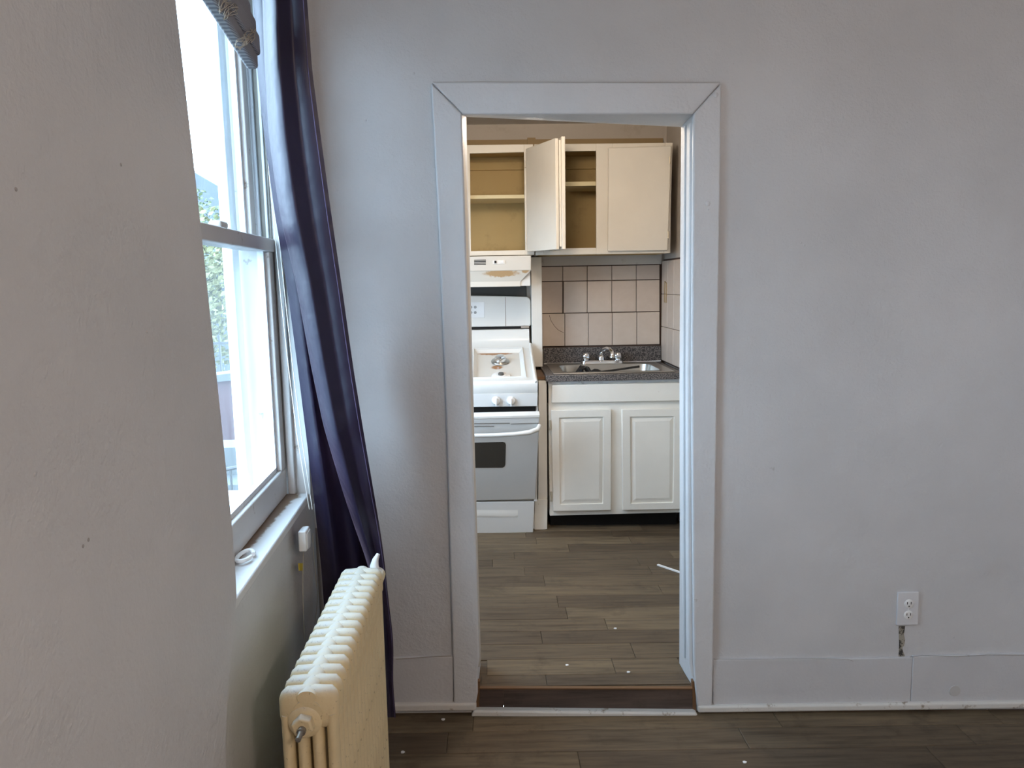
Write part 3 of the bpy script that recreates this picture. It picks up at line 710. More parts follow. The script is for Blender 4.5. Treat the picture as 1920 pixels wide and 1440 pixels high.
tag(root('wall_cable', WX(2.12, 0, .5), 'thin grey cables dangling below the white plastic box', 'cable'))
cab = bpy.data.objects['wall_cable']
for pts in ([(565, 1022), (569, 1032), (568, 1080), (568, 1120), (571, 1200)], [(586, 1000), (588, 1040), (595, 1110), (594, 1145), (590, 1170)]):
    obj('cable_strand', MB().tube([UP(a, b_, WX(2.17, -.012), V((1, .042, 0)).normalized()) for a, b_ in pts], .0014, 6), M['darkcord'], cab, smooth=True)
obj('cable_tag', MB().hexa([UP(a, b_, WX(2.17, -.011), V((1, .042, 0)).normalized()) for a, b_ in ((561, 1056), (568, 1056), (568, 1070), (562, 1070))], (-.003, 0, 0)), M['yellow'], cab)
cordbox('hook_plate', 2.28, 2.33, 0, .765, .865, 'white bracket plate half hidden behind the navy curtain', .030)
tag(obj('riser_pipe', MB().tube([UY(594, 985, 2.42), UY(598, 1060, 2.42), UY(603, 1145, 2.42), UY(610, 1280, 2.42), V((-.535, 2.42, fz(-.535)))], .008, 10), M['kwall'], None, smooth=True), 'thin painted riser pipe between wall and navy curtain', 'pipe')

# --- electrical outlet
M['plate'] = paint('painted_outlet_plate', (.66, .66, .675), None, .4, .0006, .002)
ou = root('wall_outlet', UW(1703, 1173), 'white painted duplex outlet plate on the wall beside the doorway', 'outlet')
obj('cover_plate', WQ([(1684, 1111), (1724, 1110), (1722, 1172), (1681, 1173)], -.0075, .0085), M['plate'], ou, bevel=.003, seg=3)
for cx, cy in ((1704, 1132), (1703, 1153)):
    o_ = UW(cx, cy, -.0072)
    rp = obj('receptacle', MB().lathe(o_, -NW, [(0, .0165), (.002, .0160), (.0026, .0150), (.0027, .001)], 24), M['plastic'], ou, smooth=True)
    for dx in (-.0064, .0064):
        c = o_ + TW * dx + V((0, 0, .003)) - NW * .0024
        obj('slot', MB().hexa([c + TW * a + V((0, 0, b_)) for a, b_ in ((-.0011, -.0045), (.0011, -.0045), (.0011, .0045), (-.0011, .0045))], -NW * .0007), M['black'], rp)
    obj('ground_hole', MB().lathe(o_ + V((0, 0, -.0085)) - NW * .0024, -NW, [(0, .0024), (.0007, .0024)], 10), M['black'], rp)
obj('cover_screw', MB().lathe(UW(1703.5, 1142.5, -.0074), -NW, [(0, .0032), (.001, .0028), (.0013, .001)], 12), M['plastic'], ou, smooth=True)

# ================================================================== KITCHEN
YC = 4.44
def frame_prism(outer, inner, y, t):
    """flat frame: outer and inner pixel quads at depth y"""
    o = [UY(a, b_, y) for a, b_ in outer]; i = [UY(a, b_, y) for a, b_ in inner]; e = V((0, t, 0))
    vs = o + i + [p + e for p in o] + [p + e for p in i]; fs = []
    for k in range(4):
        j = (k + 1) % 4
        fs += [(k, 4 + k, 4 + j, j), (8 + k, 8 + j, 12 + j, 12 + k), (k, j, 8 + j, 8 + k), (4 + k, 12 + k, 12 + j, 4 + j)]
    return MB().add(vs, fs)
def carcass(x0, x1, z0, z1, y0, y1, t, mat_in, parent):
    obj('side_panel', B((x0, y0, z0), (x0 + t, y1, z1)), M['cab'], parent); obj('side_panel', B((x1 - t, y0, z0), (x1, y1, z1)), M['cab'], parent)
    obj('top_panel', B((x0 + t, y0, z1 - t), (x1 - t, y1, z1)), mat_in, parent); obj('bottom_panel', B((x0 + t, y0, z0), (x1 - t, y1, z0 + t)), mat_in, parent)
    obj('back_panel', B((x0 + t, y1 - .008, z0 + t), (x1 - t, y1, z1 - t)), mat_in, parent)
# --- cabinet over the stove
ca = root('wall_cabinet', (-.12, YK, 1.684), 'cream wall cabinet above the stove, its door swung open', 'cabinet', 'kitchen wall cabinets')
zt, zb = 2.312, 1.684
carcass(-.50, .270, zb + .002, zt - .002, YC + .018, YK - .045, .016, M['cabin'], ca)
xl, xr = -.50, .272
pA = UY(881, 289, YC); pB = UY(982.5, 285, YC); pC = UY(985, 469, YC); pD = UY(883, 471, YC)
def rail(name, q, y, t, mat, parent, bev=.002): return obj(name, MB().hexa([V((x, y, z)) for x, z in q], (0, t, 0)), mat, parent, bevel=bev)
rail('face_stile', [(pA.x - .02, zb), (pD.x, zb), (pA.x, zt), (pA.x - .025, zt)], YC, .018, M['cab'], ca)
rail('face_stile', [(pC.x, zb), (xr, zb), (xr, zt), (pB.x, zt)], YC, .018, M['cab'], ca)
rail('face_stile', [(xl, zb), (xl + .03, zb), (xl + .03, zt), (xl, zt)], YC, .018, M['cab'], ca)
rail('face_rail', [(xl + .03, pA.z), (pB.x, pB.z), (pB.x, zt), (xl + .03, zt)], YC + .0005, .0175, M['cab'], ca)
rail('face_rail', [(xl + .03, zb), (pC.x, zb), (pC.x, pC.z), (xl + .03, pD.z)], YC + .0005, .0175, M['cab'], ca)
sa0, sa1 = UY(883, 370, YC + .05), UY(983, 368, YC + .05)
obj('shelf', B((-.48, YC + .04, sa0.z - .010), (.252, YK - .06, sa0.z + .010)), M['shelf'], ca)
obj('inner_cleat', B((-.48, YK - .075, 2.215), (.252, YK - .053, 2.26)), M['cabin'], ca)
h0, h1 = UY(987, 279, YC - .02), UY(987, 471, YC - .02); e0, e1 = UY(1042, 259, 4.06), UY(1042, 468, 4.06)
hx, ex = (h0.x + h1.x) / 2, (e0.x + e1.x) / 2
dd = V((ex - hx, 4.06 - (YC - .02), 0)); dn = V((-dd.y, dd.x, 0)).normalized()   # towards the right/front side
H0 = V((hx, YC - .02, 0))
d1 = obj('cabinet_door', MB().hexa([H0 + V((0, 0, 1.702)), H0 + dd + V((0, 0, 1.698)), H0 + dd + V((0, 0, 2.276)), H0 + V((0, 0, 2.283))], dn * .019), M['cab'], ca, bevel=.003)
i0 = H0 + dd * .04 + dn * .019
obj('door_lip', MB().hexa([i0 + V((0, 0, 1.714)), i0 + dd * .92 + V((0, 0, 1.712)), i0 + dd * .92 + V((0, 0, 2.263)), i0 + V((0, 0, 2.268))], dn * .010), M['cab'], d1, bevel=.002)
for z in (1.775, 2.20): obj('hinge', MB().tube([V((hx - .004, YC - .012, z - .02)), V((hx - .004, YC - .012, z + .02))], .005, 8), M['cab'], ca, smooth=True)
# --- cabinet over the sink
cb2 = root('wall_cabinet', (.68, YK, 1.68), 'cream wall cabinet above the sink, one door shut and one open', 'cabinet', 'kitchen wall cabinets')
x0, x1 = .279, 1.082; zt, zb = 2.312, 1.682
carcass(x0 + .004, x1 - .002, zb + .002, zt - .002, YC + .018, YK - .045, .016, M['cabin'], cb2)
rail('face_stile', [(x0, zb), (x0 + .05, zb), (x0 + .05, zt), (x0, zt)], YC, .018, M['cab'], cb2)
s0, s1 = UY(1118, 465, YC).x, UY(1142, 465, YC).x
rail('face_stile', [(s0, zb), (s1 + .02, zb), (s1 + .02, zt), (s0, zt)], YC, .018, M['cab'], cb2)
rail('face_stile', [(x1 - .045, zb), (x1 - .012, zb), (x1, zt), (x1 - .045, zt)], YC, .018, M['cab'], cb2)
zr1, zr0 = UY(1090, 283, YC).z, UY(1090, 465, YC).z
rail('face_rail', [(x0 + .05, zr1), (s0, zr1), (s0, zt), (x0 + .05, zt)], YC + .0005, .0175, M['cab'], cb2)
rail('face_rail', [(x0 + .05, zb), (s0, zb), (s0, zr0), (x0 + .05, zr0)], YC + .0005, .0175, M['cab'], cb2)
rail('face_rail', [(s1 + .02, zr1), (x1 - .045, zr1), (x1 - .045, zt), (s1 + .02, zt)], YC + .0005, .0175, M['cab'], cb2)
rail('face_rail', [(s1 + .02, zb), (x1 - .045, zb), (x1 - .045, zr0), (s1 + .02, zr0)], YC + .0005, .0175, M['cab'], cb2)
zs = UY(1090, 345, YC + .05).z
obj('shelf', B((x0 + .022, YC + .04, zs - .012), (x1 - .02, YK - .06, zs + .012)), M['shelf'], cb2)
obj('inner_cleat', B((x0 + .022, YK - .075, 2.215), (x1 - .02, YK - .053, 2.26)), M['cabin'], cb2)
d2 = obj('cabinet_door', PQ([(1141, 277), (1259, 273), (1252, 469.5), (1140, 471)], YC - .021, .0205), M['cab'], cb2, bevel=.005, seg=3)
for px, py in ((1256, 300), (1253, 440)): obj('hinge', MB().tube([UY(px, py - 7, YC - .022), UY(px, py + 7, YC - .022)], .0045, 8), M['brass'], d2, smooth=True)
Hb = V((.362, YC - .002, 0)); db = V((.036, -.385, 0)); nb_ = V((-db.y, db.x, 0)).normalized()
d3 = obj('cabinet_door', MB().hexa([Hb + V((0, 0, 1.702)), Hb + db + V((0, 0, 1.698)), Hb + db + V((0, 0, 2.283)), Hb + V((0, 0, 2.283))], nb_ * .020), M['cab'], cb2, bevel=.003)
j0 = Hb + db * .04
obj('door_lip', MB().hexa([j0 + V((0, 0, 1.714)), j0 + db * .92 + V((0, 0, 1.712)), j0 + db * .92 + V((0, 0, 2.268)), j0 + V((0, 0, 2.268))], nb_ * -.011), M['cab'], d3, bevel=.002)

# --- range hood
M['hoodpaint'] = paint('hood_enamel', (.62, .585, .52), (.50, .38, .24), .3, 0, 0, 12, (.66, .8), spec=.4, tint=.02)
hd = root('range_hood', (-.13, YK, 1.5), 'white range hood with rust stains under the wall cabinet', 'hood')
HX0 = -.51
z1, z2 = 1.676, 1.592
r1 = UY(996, 500, 4.30).x
obj('hood_body', B((HX0, 4.30, z2), (r1, YK - .01, z1)), M['hoodpaint'], hd, bevel=.004)
lo = [V((HX0, 4.302, z2 + .002)), V((r1 - .002, 4.302, z2 + .002)), V((r1 - .062, 4.332, 1.530)), V((r1 - .062, 4.332, 1.503)), V((HX0 + .06, 4.332, 1.503)), V((HX0 + .06, 4.332, 1.530))]
can = MB()
fr = [V((HX0, 4.304, z2)), V((r1 - .002, 4.304, z2)), V((r1 - .062, 4.336, 1.532)), V((r1 - .062, 4.338, 1.503)), V((HX0 + .062, 4.338, 1.503)), V((HX0 + .062, 4.336, 1.532))]
bk = [V((HX0, YK - .02, z2)), V((r1 - .002, YK - .02, z2)), V((r1 - .062, YK - .02, 1.532)), V((r1 - .062, YK - .02, 1.503)), V((HX0 + .062, YK - .02, 1.503)), V((HX0 + .062, YK - .02, 1.532))]
can.add(fr + bk, [(0, 5, 2, 1), (5, 4, 3, 2)] + [((k + 1) % 6, k, 6 + k, 6 + (k + 1) % 6) for k in range(6)] + [(6, 7, 8, 11), (11, 8, 9, 10)])
can.f = [f for f in can.f]
M['hood_stain'] = stained('rusty_hood_enamel', (.70, .66, .58), (.50, .33, .17), [(UY(940, 512, 4.318), (.14, .06, .032)), (UY(985, 508, 4.31), (.03, .06, .02))])
obj('hood_canopy', can, M['hood_stain'], hd)
obj('end_panel', B((r1 - .064, 4.345, 1.505), (r1 - .004, YK - .02, z2)), M['enamel'], hd)
for gx in (863, 900):
    for k in range(4):
        a = UY(gx - 11, 488 + k * 2.7, 4.298); b_ = UY(gx + 11, 488 + k * 2.7, 4.298)
        obj('vent_slot', B((a.x, 4.2985, a.z - .0022), (b_.x, 4.302, a.z + .0022)), M['black'], hd)
sp0 = UY(924, 488, 4.298); sp1 = UY(947, 495, 4.298)
swp = obj('switch_plate', B((sp0.x, 4.2965, sp1.z), (sp1.x, 4.301, sp0.z)), M['enamel_rust'], hd, bevel=.001)
q = UY(929, 491, 4.296); obj('rocker', B((q.x - .006, 4.292, q.z - .008), (q.x + .006, 4.297, q.z + .006)), M['black'], swp)
q = UY(942, 491, 4.296); obj('rocker', B((q.x - .006, 4.293, q.z - .007), (q.x + .006, 4.297, q.z + .007)), M['plastic'], swp)

# --- gas stove
SX0, SX1 = -.525, .243
stv = root('gas_stove', (-.14, 4.45, kz(-.14)), 'white gas stove with rusty cooktop and oven door hanging ajar', 'stove')
kf = kz(.24)
obj('stove_body', B((SX0 + .006, 4.20, kf + .012), (SX1 - .004, 4.74, .91)), M['enamel'], stv, bevel=.004)
# cooktop: tilted top with raised rim and two sunken burner wells
CT0 = V((0, 4.125, .978)); CT1 = V((0, 4.61, 1.128)); cdir = (CT1 - CT0); clen = cdir.length; cdir.normalize(); cnr = V((0, -cdir.z, cdir.y))
def CTP(x, s_, h=0.0): return V((x, 0, 0)) + CT0 + cdir * s_ + cnr * h
XR = .262; XL = -.545
prof = [(-.012, -.070), (-.016, -.03), (-.010, -.006), (.004, .006), (.02, .008), (.05, .006)]
top = MB()
wells = [(-.100, .200), (-.49, -.19)]
s_a, s_b = .055, clen - .015
# flat top as strips around the wells
def ctquad(xa, xb, sa, sb, h=.0):
    top.add([CTP(xa, sa, h), CTP(xb, sa, h), CTP(xb, sb, h), CTP(xa, sb, h)], [(0, 1, 2, 3)])
ctquad(XL, XR, .012, s_a); ctquad(XL, XR, s_b, clen)
ctquad(XL, wells[1][0], s_a, s_b); ctquad(wells[1][1], wells[0][0], s_a, s_b); ctquad(wells[0][1], XR, s_a, s_b)
for xa, xb in wells:
    m_ = .022; h = -.022
    a = [CTP(xa, s_a), CTP(xb, s_a), CTP(xb, s_b), CTP(xa, s_b)]; b_ = [CTP(xa + m_, s_a + m_, h), CTP(xb - m_, s_a + m_, h), CTP(xb - m_, s_b - m_, h), CTP(xa + m_, s_b - m_, h)]
    top.add(a + b_, [(0, 1, 5, 4), (1, 2, 6, 5), (2, 3, 7, 6), (3, 0, 4, 7)])
fe_ = [CTP(XL, .012), CTP(XL, .002, -.004), CTP(XL, -.006, -.016), CTP(XL, -.008, -.05), CTP(XL, -.004, -.075)]
top.grid([fe_, [p + V((XR - XL, 0, 0)) for p in fe_]])
top.add([CTP(XR, .012), CTP(XR, clen), CTP(XR, clen, -.05), CTP(XR, .0, -.07)], [(0, 3, 2, 1)])
top.add([CTP(XL, .012), CTP(XL, clen), CTP(XL, clen, -.05), CTP(XL, .0, -.07)], [(0, 1, 2, 3)])
ct = obj('cooktop', top, M['enamel'], stv, smooth=True)
for xa, xb in wells:
    m_ = .022; h = -.022
    wst = stained('rusty_well_enamel_%d' % (xa > -.2), (.68, .64, .57), (.36, .17, .06), [(CTP((xa + xb) / 2 + .02, s_a + .012, -.02), (.17, .04, .03)), (CTP((xa + xb) / 2 - .02, s_b - .03, -.02), (.15, .035, .03)), (CTP((xa + xb) / 2 - .01, .25, -.02), (.05, .04, .03)), (CTP(xb - .005, s_a, 0), (.03, .05, .03))])
    obj('burner_well', MB().hexa([CTP(xa + m_, s_a + m_, h), CTP(xb - m_, s_a + m_, h), CTP(xb - m_, s_b - m_, h), CTP(xa + m_, s_b - m_, h)], cnr * -.006), wst, ct)
    obj('well_rim', MB().tube([CTP(xa, s_a, .002), CTP(xb, s_a, .002), CTP(xb, s_b, .002), CTP(xa, s_b, .002), CTP(xa, s_a, .002)], .005, 8), M['enamel'], ct, smooth=True)
    xm = (xa + xb) / 2 + (.01)
    for k, s_ in enumerate((.33, .115)):
        p = CTP(xm, s_, -.016)
        bu = obj('burner', MB().lathe(p, cnr, [(0, .055), (.004, .052), (.007, .03), (.009, .028)], 24), M['enamel_rust'] if k else M['steel'], ct, smooth=True)
        if k == 0: obj('burner_cap', MB().lathe(p + cnr * .006, cnr, [(0, .036), (.018, .034), (.020, .026), (.030, .024), (.032, .010)], 18), M['chrome'], bu, smooth=True)
        else: obj('burner_hole', MB().lathe(p + cnr * .008, cnr, [(0, .017), (.010, .016), (.011, .011)], 14), M['dark'], bu, smooth=True)
obj('side_rim', MB().tube([CTP(XR - .006, -.004, -.004), CTP(XR - .012, .03, .006), CTP(XR - .012, clen * .9, .006), CTP(XR - .012, clen, .02)], .009, 10), M['enamel'], ct, smooth=True)
obj('side_rim', MB().tube([CTP(XL + .006, -.004, -.004), CTP(XL + .012, .03, .006), CTP(XL + .012, clen * .9, .006), CTP(XL + .012, clen, .02)], .009, 10), M['enamel'], ct, smooth=True)
# backguard riser curved up from the cooktop
pr = [CTP(0, clen - .02, 0), CTP(0, clen - .005, .004), V((0, 4.630, 1.150)), V((0, 4.645, 1.18)), V((0, 4.65, 1.235)), V((0, 4.70, 1.24)), V((0, 4.70, 1.08))]
bgx = UY(992, 612, 4.65).x
obj('back_riser', MB().loft([[p + V((x, 0, 0)) for p in pr] for x in (XL + .01, bgx)]), M['enamel'], stv, smooth=True)
gx = UY(995, 580, 4.66).x; gz1, gz0 = UY(960, 557, 4.66).z, UY(960, 612, 4.66).z
obj('dark_gap', B((XL + .02, 4.672, 1.20), (UY(977, 615, 4.66).x, 4.70, gz0 + .004)), M['black'], stv)
obj('trim_strip', B((UY(977, 615, 4.66).x, 4.66, gz0 - .012), (bgx, 4.70, gz0 + .002)), M['steel'], stv)
r_ = .03
bgp = [(XL + .01, gz0), (gx - .006, gz0), (gx, gz0 + .008)]
for k in range(7):
    a = k / 6 * PI / 2; bgp.append((gx - r_ + r_ * math.cos(a), gz1 - r_ + r_ * math.sin(a)))
bgp += [(.10, gz1 + .006), (-.14, gz1 + .014), (-.38, gz1 + .006)]
for k in range(7):
    a = PI / 2 + k / 6 * PI / 2; bgp.append((XL + .01 + r_ + r_ * math.cos(a), gz1 - r_ + r_ * math.sin(a)))
bgd = obj('backguard', MB().hexa([V((x, 4.66, z)) for x, z in bgp], (0, .085, 0)), M['enamel'], stv, bevel=.006, seg=3)
xs_ = UY(948, 585, 4.66).x
obj('panel_seam', B((xs_ - .0012, 4.6592, gz0 + .002), (xs_ + .0012, 4.662, gz1)), M['woodtrim'], bgd)
px1 = UY(908, 570, 4.66).x; pz1, pz0 = UY(900, 566, 4.66).z, UY(900, 596, 4.66).z
pan = obj('control_display', B((-.36, 4.6575, pz0), (px1, 4.661, pz1)), M['plastic'], bgd, bevel=.0015)
for px_, py_ in ((883, 576), (891, 576), (883, 586), (891, 586)):
    obj('button', MB().lathe(UY(px_, py_, 4.6575), (0, -1, 0), [(0, .009), (.0015, .008), (.002, .002)], 14), plain('grey_button', (.33, .33, .32), .5), pan, smooth=True)
# front: control panel, knobs, oven mouth, door, drawer
obj('control_panel', PQ([(840, 738), (1008.5, 737.5), (1008, 762), (840, 764)], 4.140, .06), M['oven'], stv, bevel=.003)
for px_, py_ in ((930, 751), (958, 751)) + ((800, 752), (828, 752)):
    c = UY(px_, py_, 4.14)
    kn = obj('burner_knob', MB().lathe(c, (0, -1, 0), [(0, .024), (.006, .024), (.010, .021), (.016, .020), (.018, .012), (.0181, .001)], 24), M['plastic'], stv, smooth=True)
    obj('knob_grip', MB().hexa([c + V((-.006, -.016, .016)), c + V((.006, -.016, .016)), c + V((.004, -.016, -.030)), c + V((-.004, -.016, -.030))], (0, -.014, 0)), M['plastic'], kn, bevel=.003)
obj('oven_mouth', PQ([(840, 764), (1005, 762), (1003, 800), (840, 802)], 4.165, .03), M['black'], stv)
obj('body_edge', PQ([(1004.5, 762), (1009, 762), (1007, 940), (1001, 940)], 4.168, .04), M['oven'], stv)
HB, HT_ = V((0, 4.166, .285)), V((0, 3.985, .800)); ddv = (HT_ - HB); dl = ddv.length; ddv.normalize(); dnn = V((0, -ddv.z, ddv.y))
def DP(x, s_, h=0.0): return V((x, 0, 0)) + HB + ddv * s_ + dnn * h
DX0, DX1 = -.53, .262
dr = obj('oven_door', MB().hexa([DP(DX0 + .014, 0), DP(DX1 - .016, 0), DP(DX1, dl), DP(DX0, dl)], dnn * -.038), M['oven'], stv, bevel=.005, seg=3)
def dpix(px_, py_, h=0.0): return UP(px_, py_, HB + dnn * h, dnn)
obj('door_cap', MB().hexa([DP(DX0, dl - .004, .002), DP(DX1, dl - .004, .002), DP(DX1 + .002, dl + .012, .0), DP(DX0 - .002, dl + .012, .0)], dnn * -.046), M['enamel'], dr, bevel=.003)
wq = [(948 if k < 0 else 0, 0) for k in ()]
wp = [(800, 832), (943, 829), (947, 830), (948.5, 834), (947.5, 871), (946, 875), (942, 877), (800, 878)]
obj('oven_window', MB().hexa([dpix(a, b_, .0015) for a, b_ in wp], dnn * -.004), M['ovenglass'], dr)
for pts in ([(830, 795), (956, 793.5)], [(830, 799), (926, 799)], [(958, 795), (1010, 793.5)]):
    a, b_ = dpix(*pts[0], .001), dpix(*pts[1], .001)
    obj('vent_slot', MB().tube([a, b_], .0022, 6), M['dark'], dr)
hp = [dpix(a, b_, h) for a, b_, h in ((1012, 797, .006), (1008, 805, .028), (992, 811, .042), (965, 814, .050), (930, 816, .053), (880, 817, .054), (800, 818, .053), (760, 817, .042), (735, 806, .006))]
obj('door_handle', MB().tube(hp, [.011, .014, .014, .012, .0115, .0115, .0115, .013, .011], 12), M['enamel'], dr, smooth=True)
dw = obj('storage_drawer', PQ([(840, 942), (1002.5, 940), (1000, 999), (840, 1003)], 4.172, .05), M['oven'], stv, bevel=.005, seg=3)
gr = []
for (za, ya) in ((956, 4.1712), (960, 4.1705), (966, 4.1655), (970, 4.1712)):
    gr.append([UY(a, za + (1.5 if k in (0,) else 0), ya if k in (1, 2, 3) else 4.1715) for k, a in enumerate((860, 880, 925, 955, 971))])
obj('drawer_pull', MB().grid(gr), M['enamel'], dw, smooth=True)

# --- white partition board between stove and sink cabinet
fb = root('partition_board', (.29, 4.40, kz(.29)), 'tall narrow white painted partition board between stove and sink', 'board')
obj('upper_board', B((.262, 4.62, 1.001), (.327, YK - .02, 1.676)), M['base_cab'], fb, bevel=.003)
obj('wood_gap', B((.270, 4.26, .968), (.3135, 4.61, .985)), M['woodtrim'], fb)
obj('lower_board', PQ([(1010, 714), (1025, 714), (1026.5, 935), (1009, 937)], 4.235, .45), M['base_cab'], fb, bevel=.002)
obj('foot_board', PQ([(1003, 938), (1026.5, 936), (1026, 992), (1002, 996)], 4.225, .03), M['base_cab'], fb, bevel=.002)

# --- sink cabinet
YB = 4.22
sc = root('sink_cabinet', (.72, 4.5, kz(.72)), 'white raised-panel sink cabinet under the dark counter', 'cabinet')
CX0, CX1 = .330, 1.098
zbot, ztop = .168, .962
obj('cabinet_box', B((CX0, YB + .02, zbot), (CX1, YK - .02, ztop - .14)), M['base_cab'], sc)
obj('face_frame', B((CX0, YB, zbot), (CX1, YB + .0195, ztop)), M['base_cab'], sc, bevel=.002)
obj('toe_kick', B((CX0 + .01, YB + .08, kz(1.0) - .002), (CX1, YB + .10, zbot)), M['black'], sc)
def raised_door(pix, inner, cen, parent, hinge):
    fr_ = frame_prism(pix, inner, YB - .020, .0195)
    d = obj('cabinet_door', fr_, M['base_cab'], parent, bevel=.004, seg=3)
    a = [UY(x, z, YB - .020) for x, z in inner]; a2 = [p + V((0, .010, 0)) for p in a]
    c_ = [UY(x, z, YB - .0165) for x, z in cen]
    obj('raised_panel', MB().add(a2 + c_ , [(0, 1, 5, 4), (1, 2, 6, 5), (2, 3, 7, 6), (3, 0, 4, 7), (4, 5, 6, 7)]), M['base_cab'], d)
    for px_, py_ in hinge: obj('hinge', MB().tube([UY(px_, py_ - 9, YB - .018), UY(px_, py_ - 4, YB - .020), UY(px_, py_ + 4, YB - .020), UY(px_, py_ + 9, YB - .018)], .006, 8), M['brass'], d, smooth=True)
    return d
raised_door([(1033.5, 769), (1146, 767.5), (1146, 957), (1037, 959)], [(1049, 784), (1131, 782), (1130, 944), (1050, 946)], [(1058, 792), (1124, 790), (1123, 935), (1059, 937)], sc, ((1031.5, 797), (1033.5, 931)))
raised_door([(1166, 767.5), (1279, 766), (1277, 955), (1167.5, 957)], [(1182, 782), (1264, 781), (1262, 942), (1183, 944)], [(1191, 791), (1256, 789), (1255, 933), (1192, 935)], sc, ())
obj('drawer_front', PQ([(1035, 722), (1276, 717), (1276, 752), (1034, 756)], YB - .018, .0175), M['base_cab'], sc, bevel=.005, seg=3)
# --- countertop with a hole for the sink, and its back strip
ctz = 1.0; KX0, KX1 = .3145, 1.106; KY0, KY1 = 4.185, YK - .021
hx0, hx1, hy0, hy1 = .415, 1.005, 4.275, 4.665
cn = root('countertop', (.70, 4.5, ctz - .035), 'dark speckled laminate countertop holding the steel sink', 'countertop')
def ring_slab(x0, x1, y0, y1, a0, a1, b0, b1, z0, z1):
    o = [(x0, y0), (x1, y0), (x1, y1), (x0, y1)]; i = [(a0, b0), (a1, b0), (a1, b1), (a0, b1)]; vs = [V((x, y_, z)) for z in (z1, z0) for x, y_ in o + i]; fs = []
    for k in range(4):
        j = (k + 1) % 4
        fs += [(k, j, 4 + j, 4 + k), (8 + j, 8 + k, 12 + k, 12 + j), (j, k, 8 + k, 8 + j), (4 + k, 4 + j, 12 + j, 12 + k)]
    return MB().add(vs, fs)
obj('counter_slab', ring_slab(KX0, KX1, KY0, KY1, hx0, hx1, hy0, hy1, ctz - .036, ctz), M['laminate'], cn, bevel=.003)
obj('back_strip', B((.345, YK - .044, ctz), (1.104, YK - .0235, ctz + .104)), M['laminate'], cn, bevel=.002)
obj('caulk_line', MB().tube([(.345, YK - .047, ctz + .002), (.8, YK - .047, ctz + .003), (1.02, YK - .05, ctz + .004), (1.10, YK - .055, ctz + .008)], .005, 6), M['stool'], cn, smooth=True)
gl = root('glue_line', (.70, KY0 + .01, .955), 'ragged pale glue line under the counter edge', 'trim strip')
ragged = []; rnd = random.Random(9)
tops = [(KX0 + .012 + k * .02, .9625) for k in range(40)]; bots = [(x, .950 + rnd.uniform(-.006, .004)) for x, _ in tops]
gmb = MB(); gmb.grid([[V((x, YB - .003, z)) for x, z in tops], [V((x, YB - .005, z)) for x, z in bots]])
obj('glue_bead', gmb, M['stool'], gl, solid=.004)
# --- sink
sk = root('kitchen_sink', (.71, 4.47, ctz), 'stainless steel drop-in sink set in the dark counter', 'sink')
obj('sink_rim', ring_slab(hx0 - .055, hx1 + .055, hy0 - .045, 4.765, hx0 + .008, hx1 - .008, hy0 + .008, hy1 - .01, ctz + .0005, ctz + .006), M['steel'], sk, bevel=.002)
def rrect(x0, x1, y0, y1, r, z, n=5):
    out = []
    for cx, cy, a0 in ((x1 - r, y0 + r, -PI / 2), (x1 - r, y1 - r, 0), (x0 + r, y1 - r, PI / 2), (x0 + r, y0 + r, PI)):
        for k in range(n + 1): out.append(V((cx + r * math.cos(a0 + k / n * PI / 2), cy + r * math.sin(a0 + k / n * PI / 2), z)))
    return out
bw = MB(); bx0, bx1, by0, by1 = hx0 + .010, hx1 - .010, hy0 + .010, hy1 - .012
rg = [rrect(bx0 - .012, bx1 + .012, by0 - .012, by1 + .012, .06, ctz + .0068), rrect(bx0, bx1, by0, by1, .06, ctz + .004), rrect(bx0 + .012, bx1 - .012, by0 + .012, by1 - .012, .06, ctz - .10), rrect(bx0 + .03, bx1 - .03, by0 + .03, by1 - .03, .05, ctz - .145), rrect(bx0 + .08, bx1 - .08, by0 + .08, by1 - .08, .04, ctz - .15)]
bw.loft(rg, False); n_ = len(rg[0]); bw.f.append(tuple(4 * n_ + k for k in range(n_)))
obj('sink_bowl', bw, M['steel'], sk, smooth=True)
obj('drain', MB().lathe((.71, 4.47, ctz - .149), (0, 0, 1), [(0, .045), (.003, .043), (.003, .03), (.001, .028), (.001, .001)], 20), M['chrome'], sk, smooth=True)
# --- faucet
fc = root('sink_faucet', (.71, 4.725, ctz + .006), 'chrome two-handle faucet at the back of the sink', 'faucet')
fx = .712; fy = 4.722; fz0 = ctz + .006
obj('deck_plate', MB().loft([rrect(fx - .135, fx + .135, fy - .028, fy + .028, .026, fz0), rrect(fx - .132, fx + .132, fy - .026, fy + .026, .025, fz0 + .014), rrect(fx - .120, fx + .120, fy - .018, fy + .018, .017, fz0 + .020)]), M['chrome'], fc, smooth=True)
for s_ in (-1, 1):
    hn = obj('tap_handle', MB().lathe((fx + s_ * .102, fy, fz0 + .016), (0, 0, 1), [(0, .020), (.010, .019), (.014, .024), (.024, .026), (.040, .024), (.050, .018), (.052, .004)], 8), M['chrome'], fc, smooth=True)
obj('spout_body', MB().lathe((fx - .005, fy, fz0 + .016), (0, 0, 1), [(0, .021), (.02, .019), (.03, .0165), (.034, .012)], 16), M['chrome'], fc, smooth=True)
sp_pts = [V((fx - .005, fy, fz0 + .03)), V((fx - .005, fy, fz0 + .062)), V((fx + .002, fy - .02, fz0 + .085)), V((fx + .020, fy - .07, fz0 + .100)), V((fx + .032, fy - .12, fz0 + .098)), V((fx + .040, fy - .15, fz0 + .082)), V((fx + .041, fy - .155, fz0 + .062))]
spo = obj('spout', MB().tube(sp_pts, [.0125, .0125, .012, .0115, .0115, .013, .0135], 14), M['chrome'], fc, smooth=True)
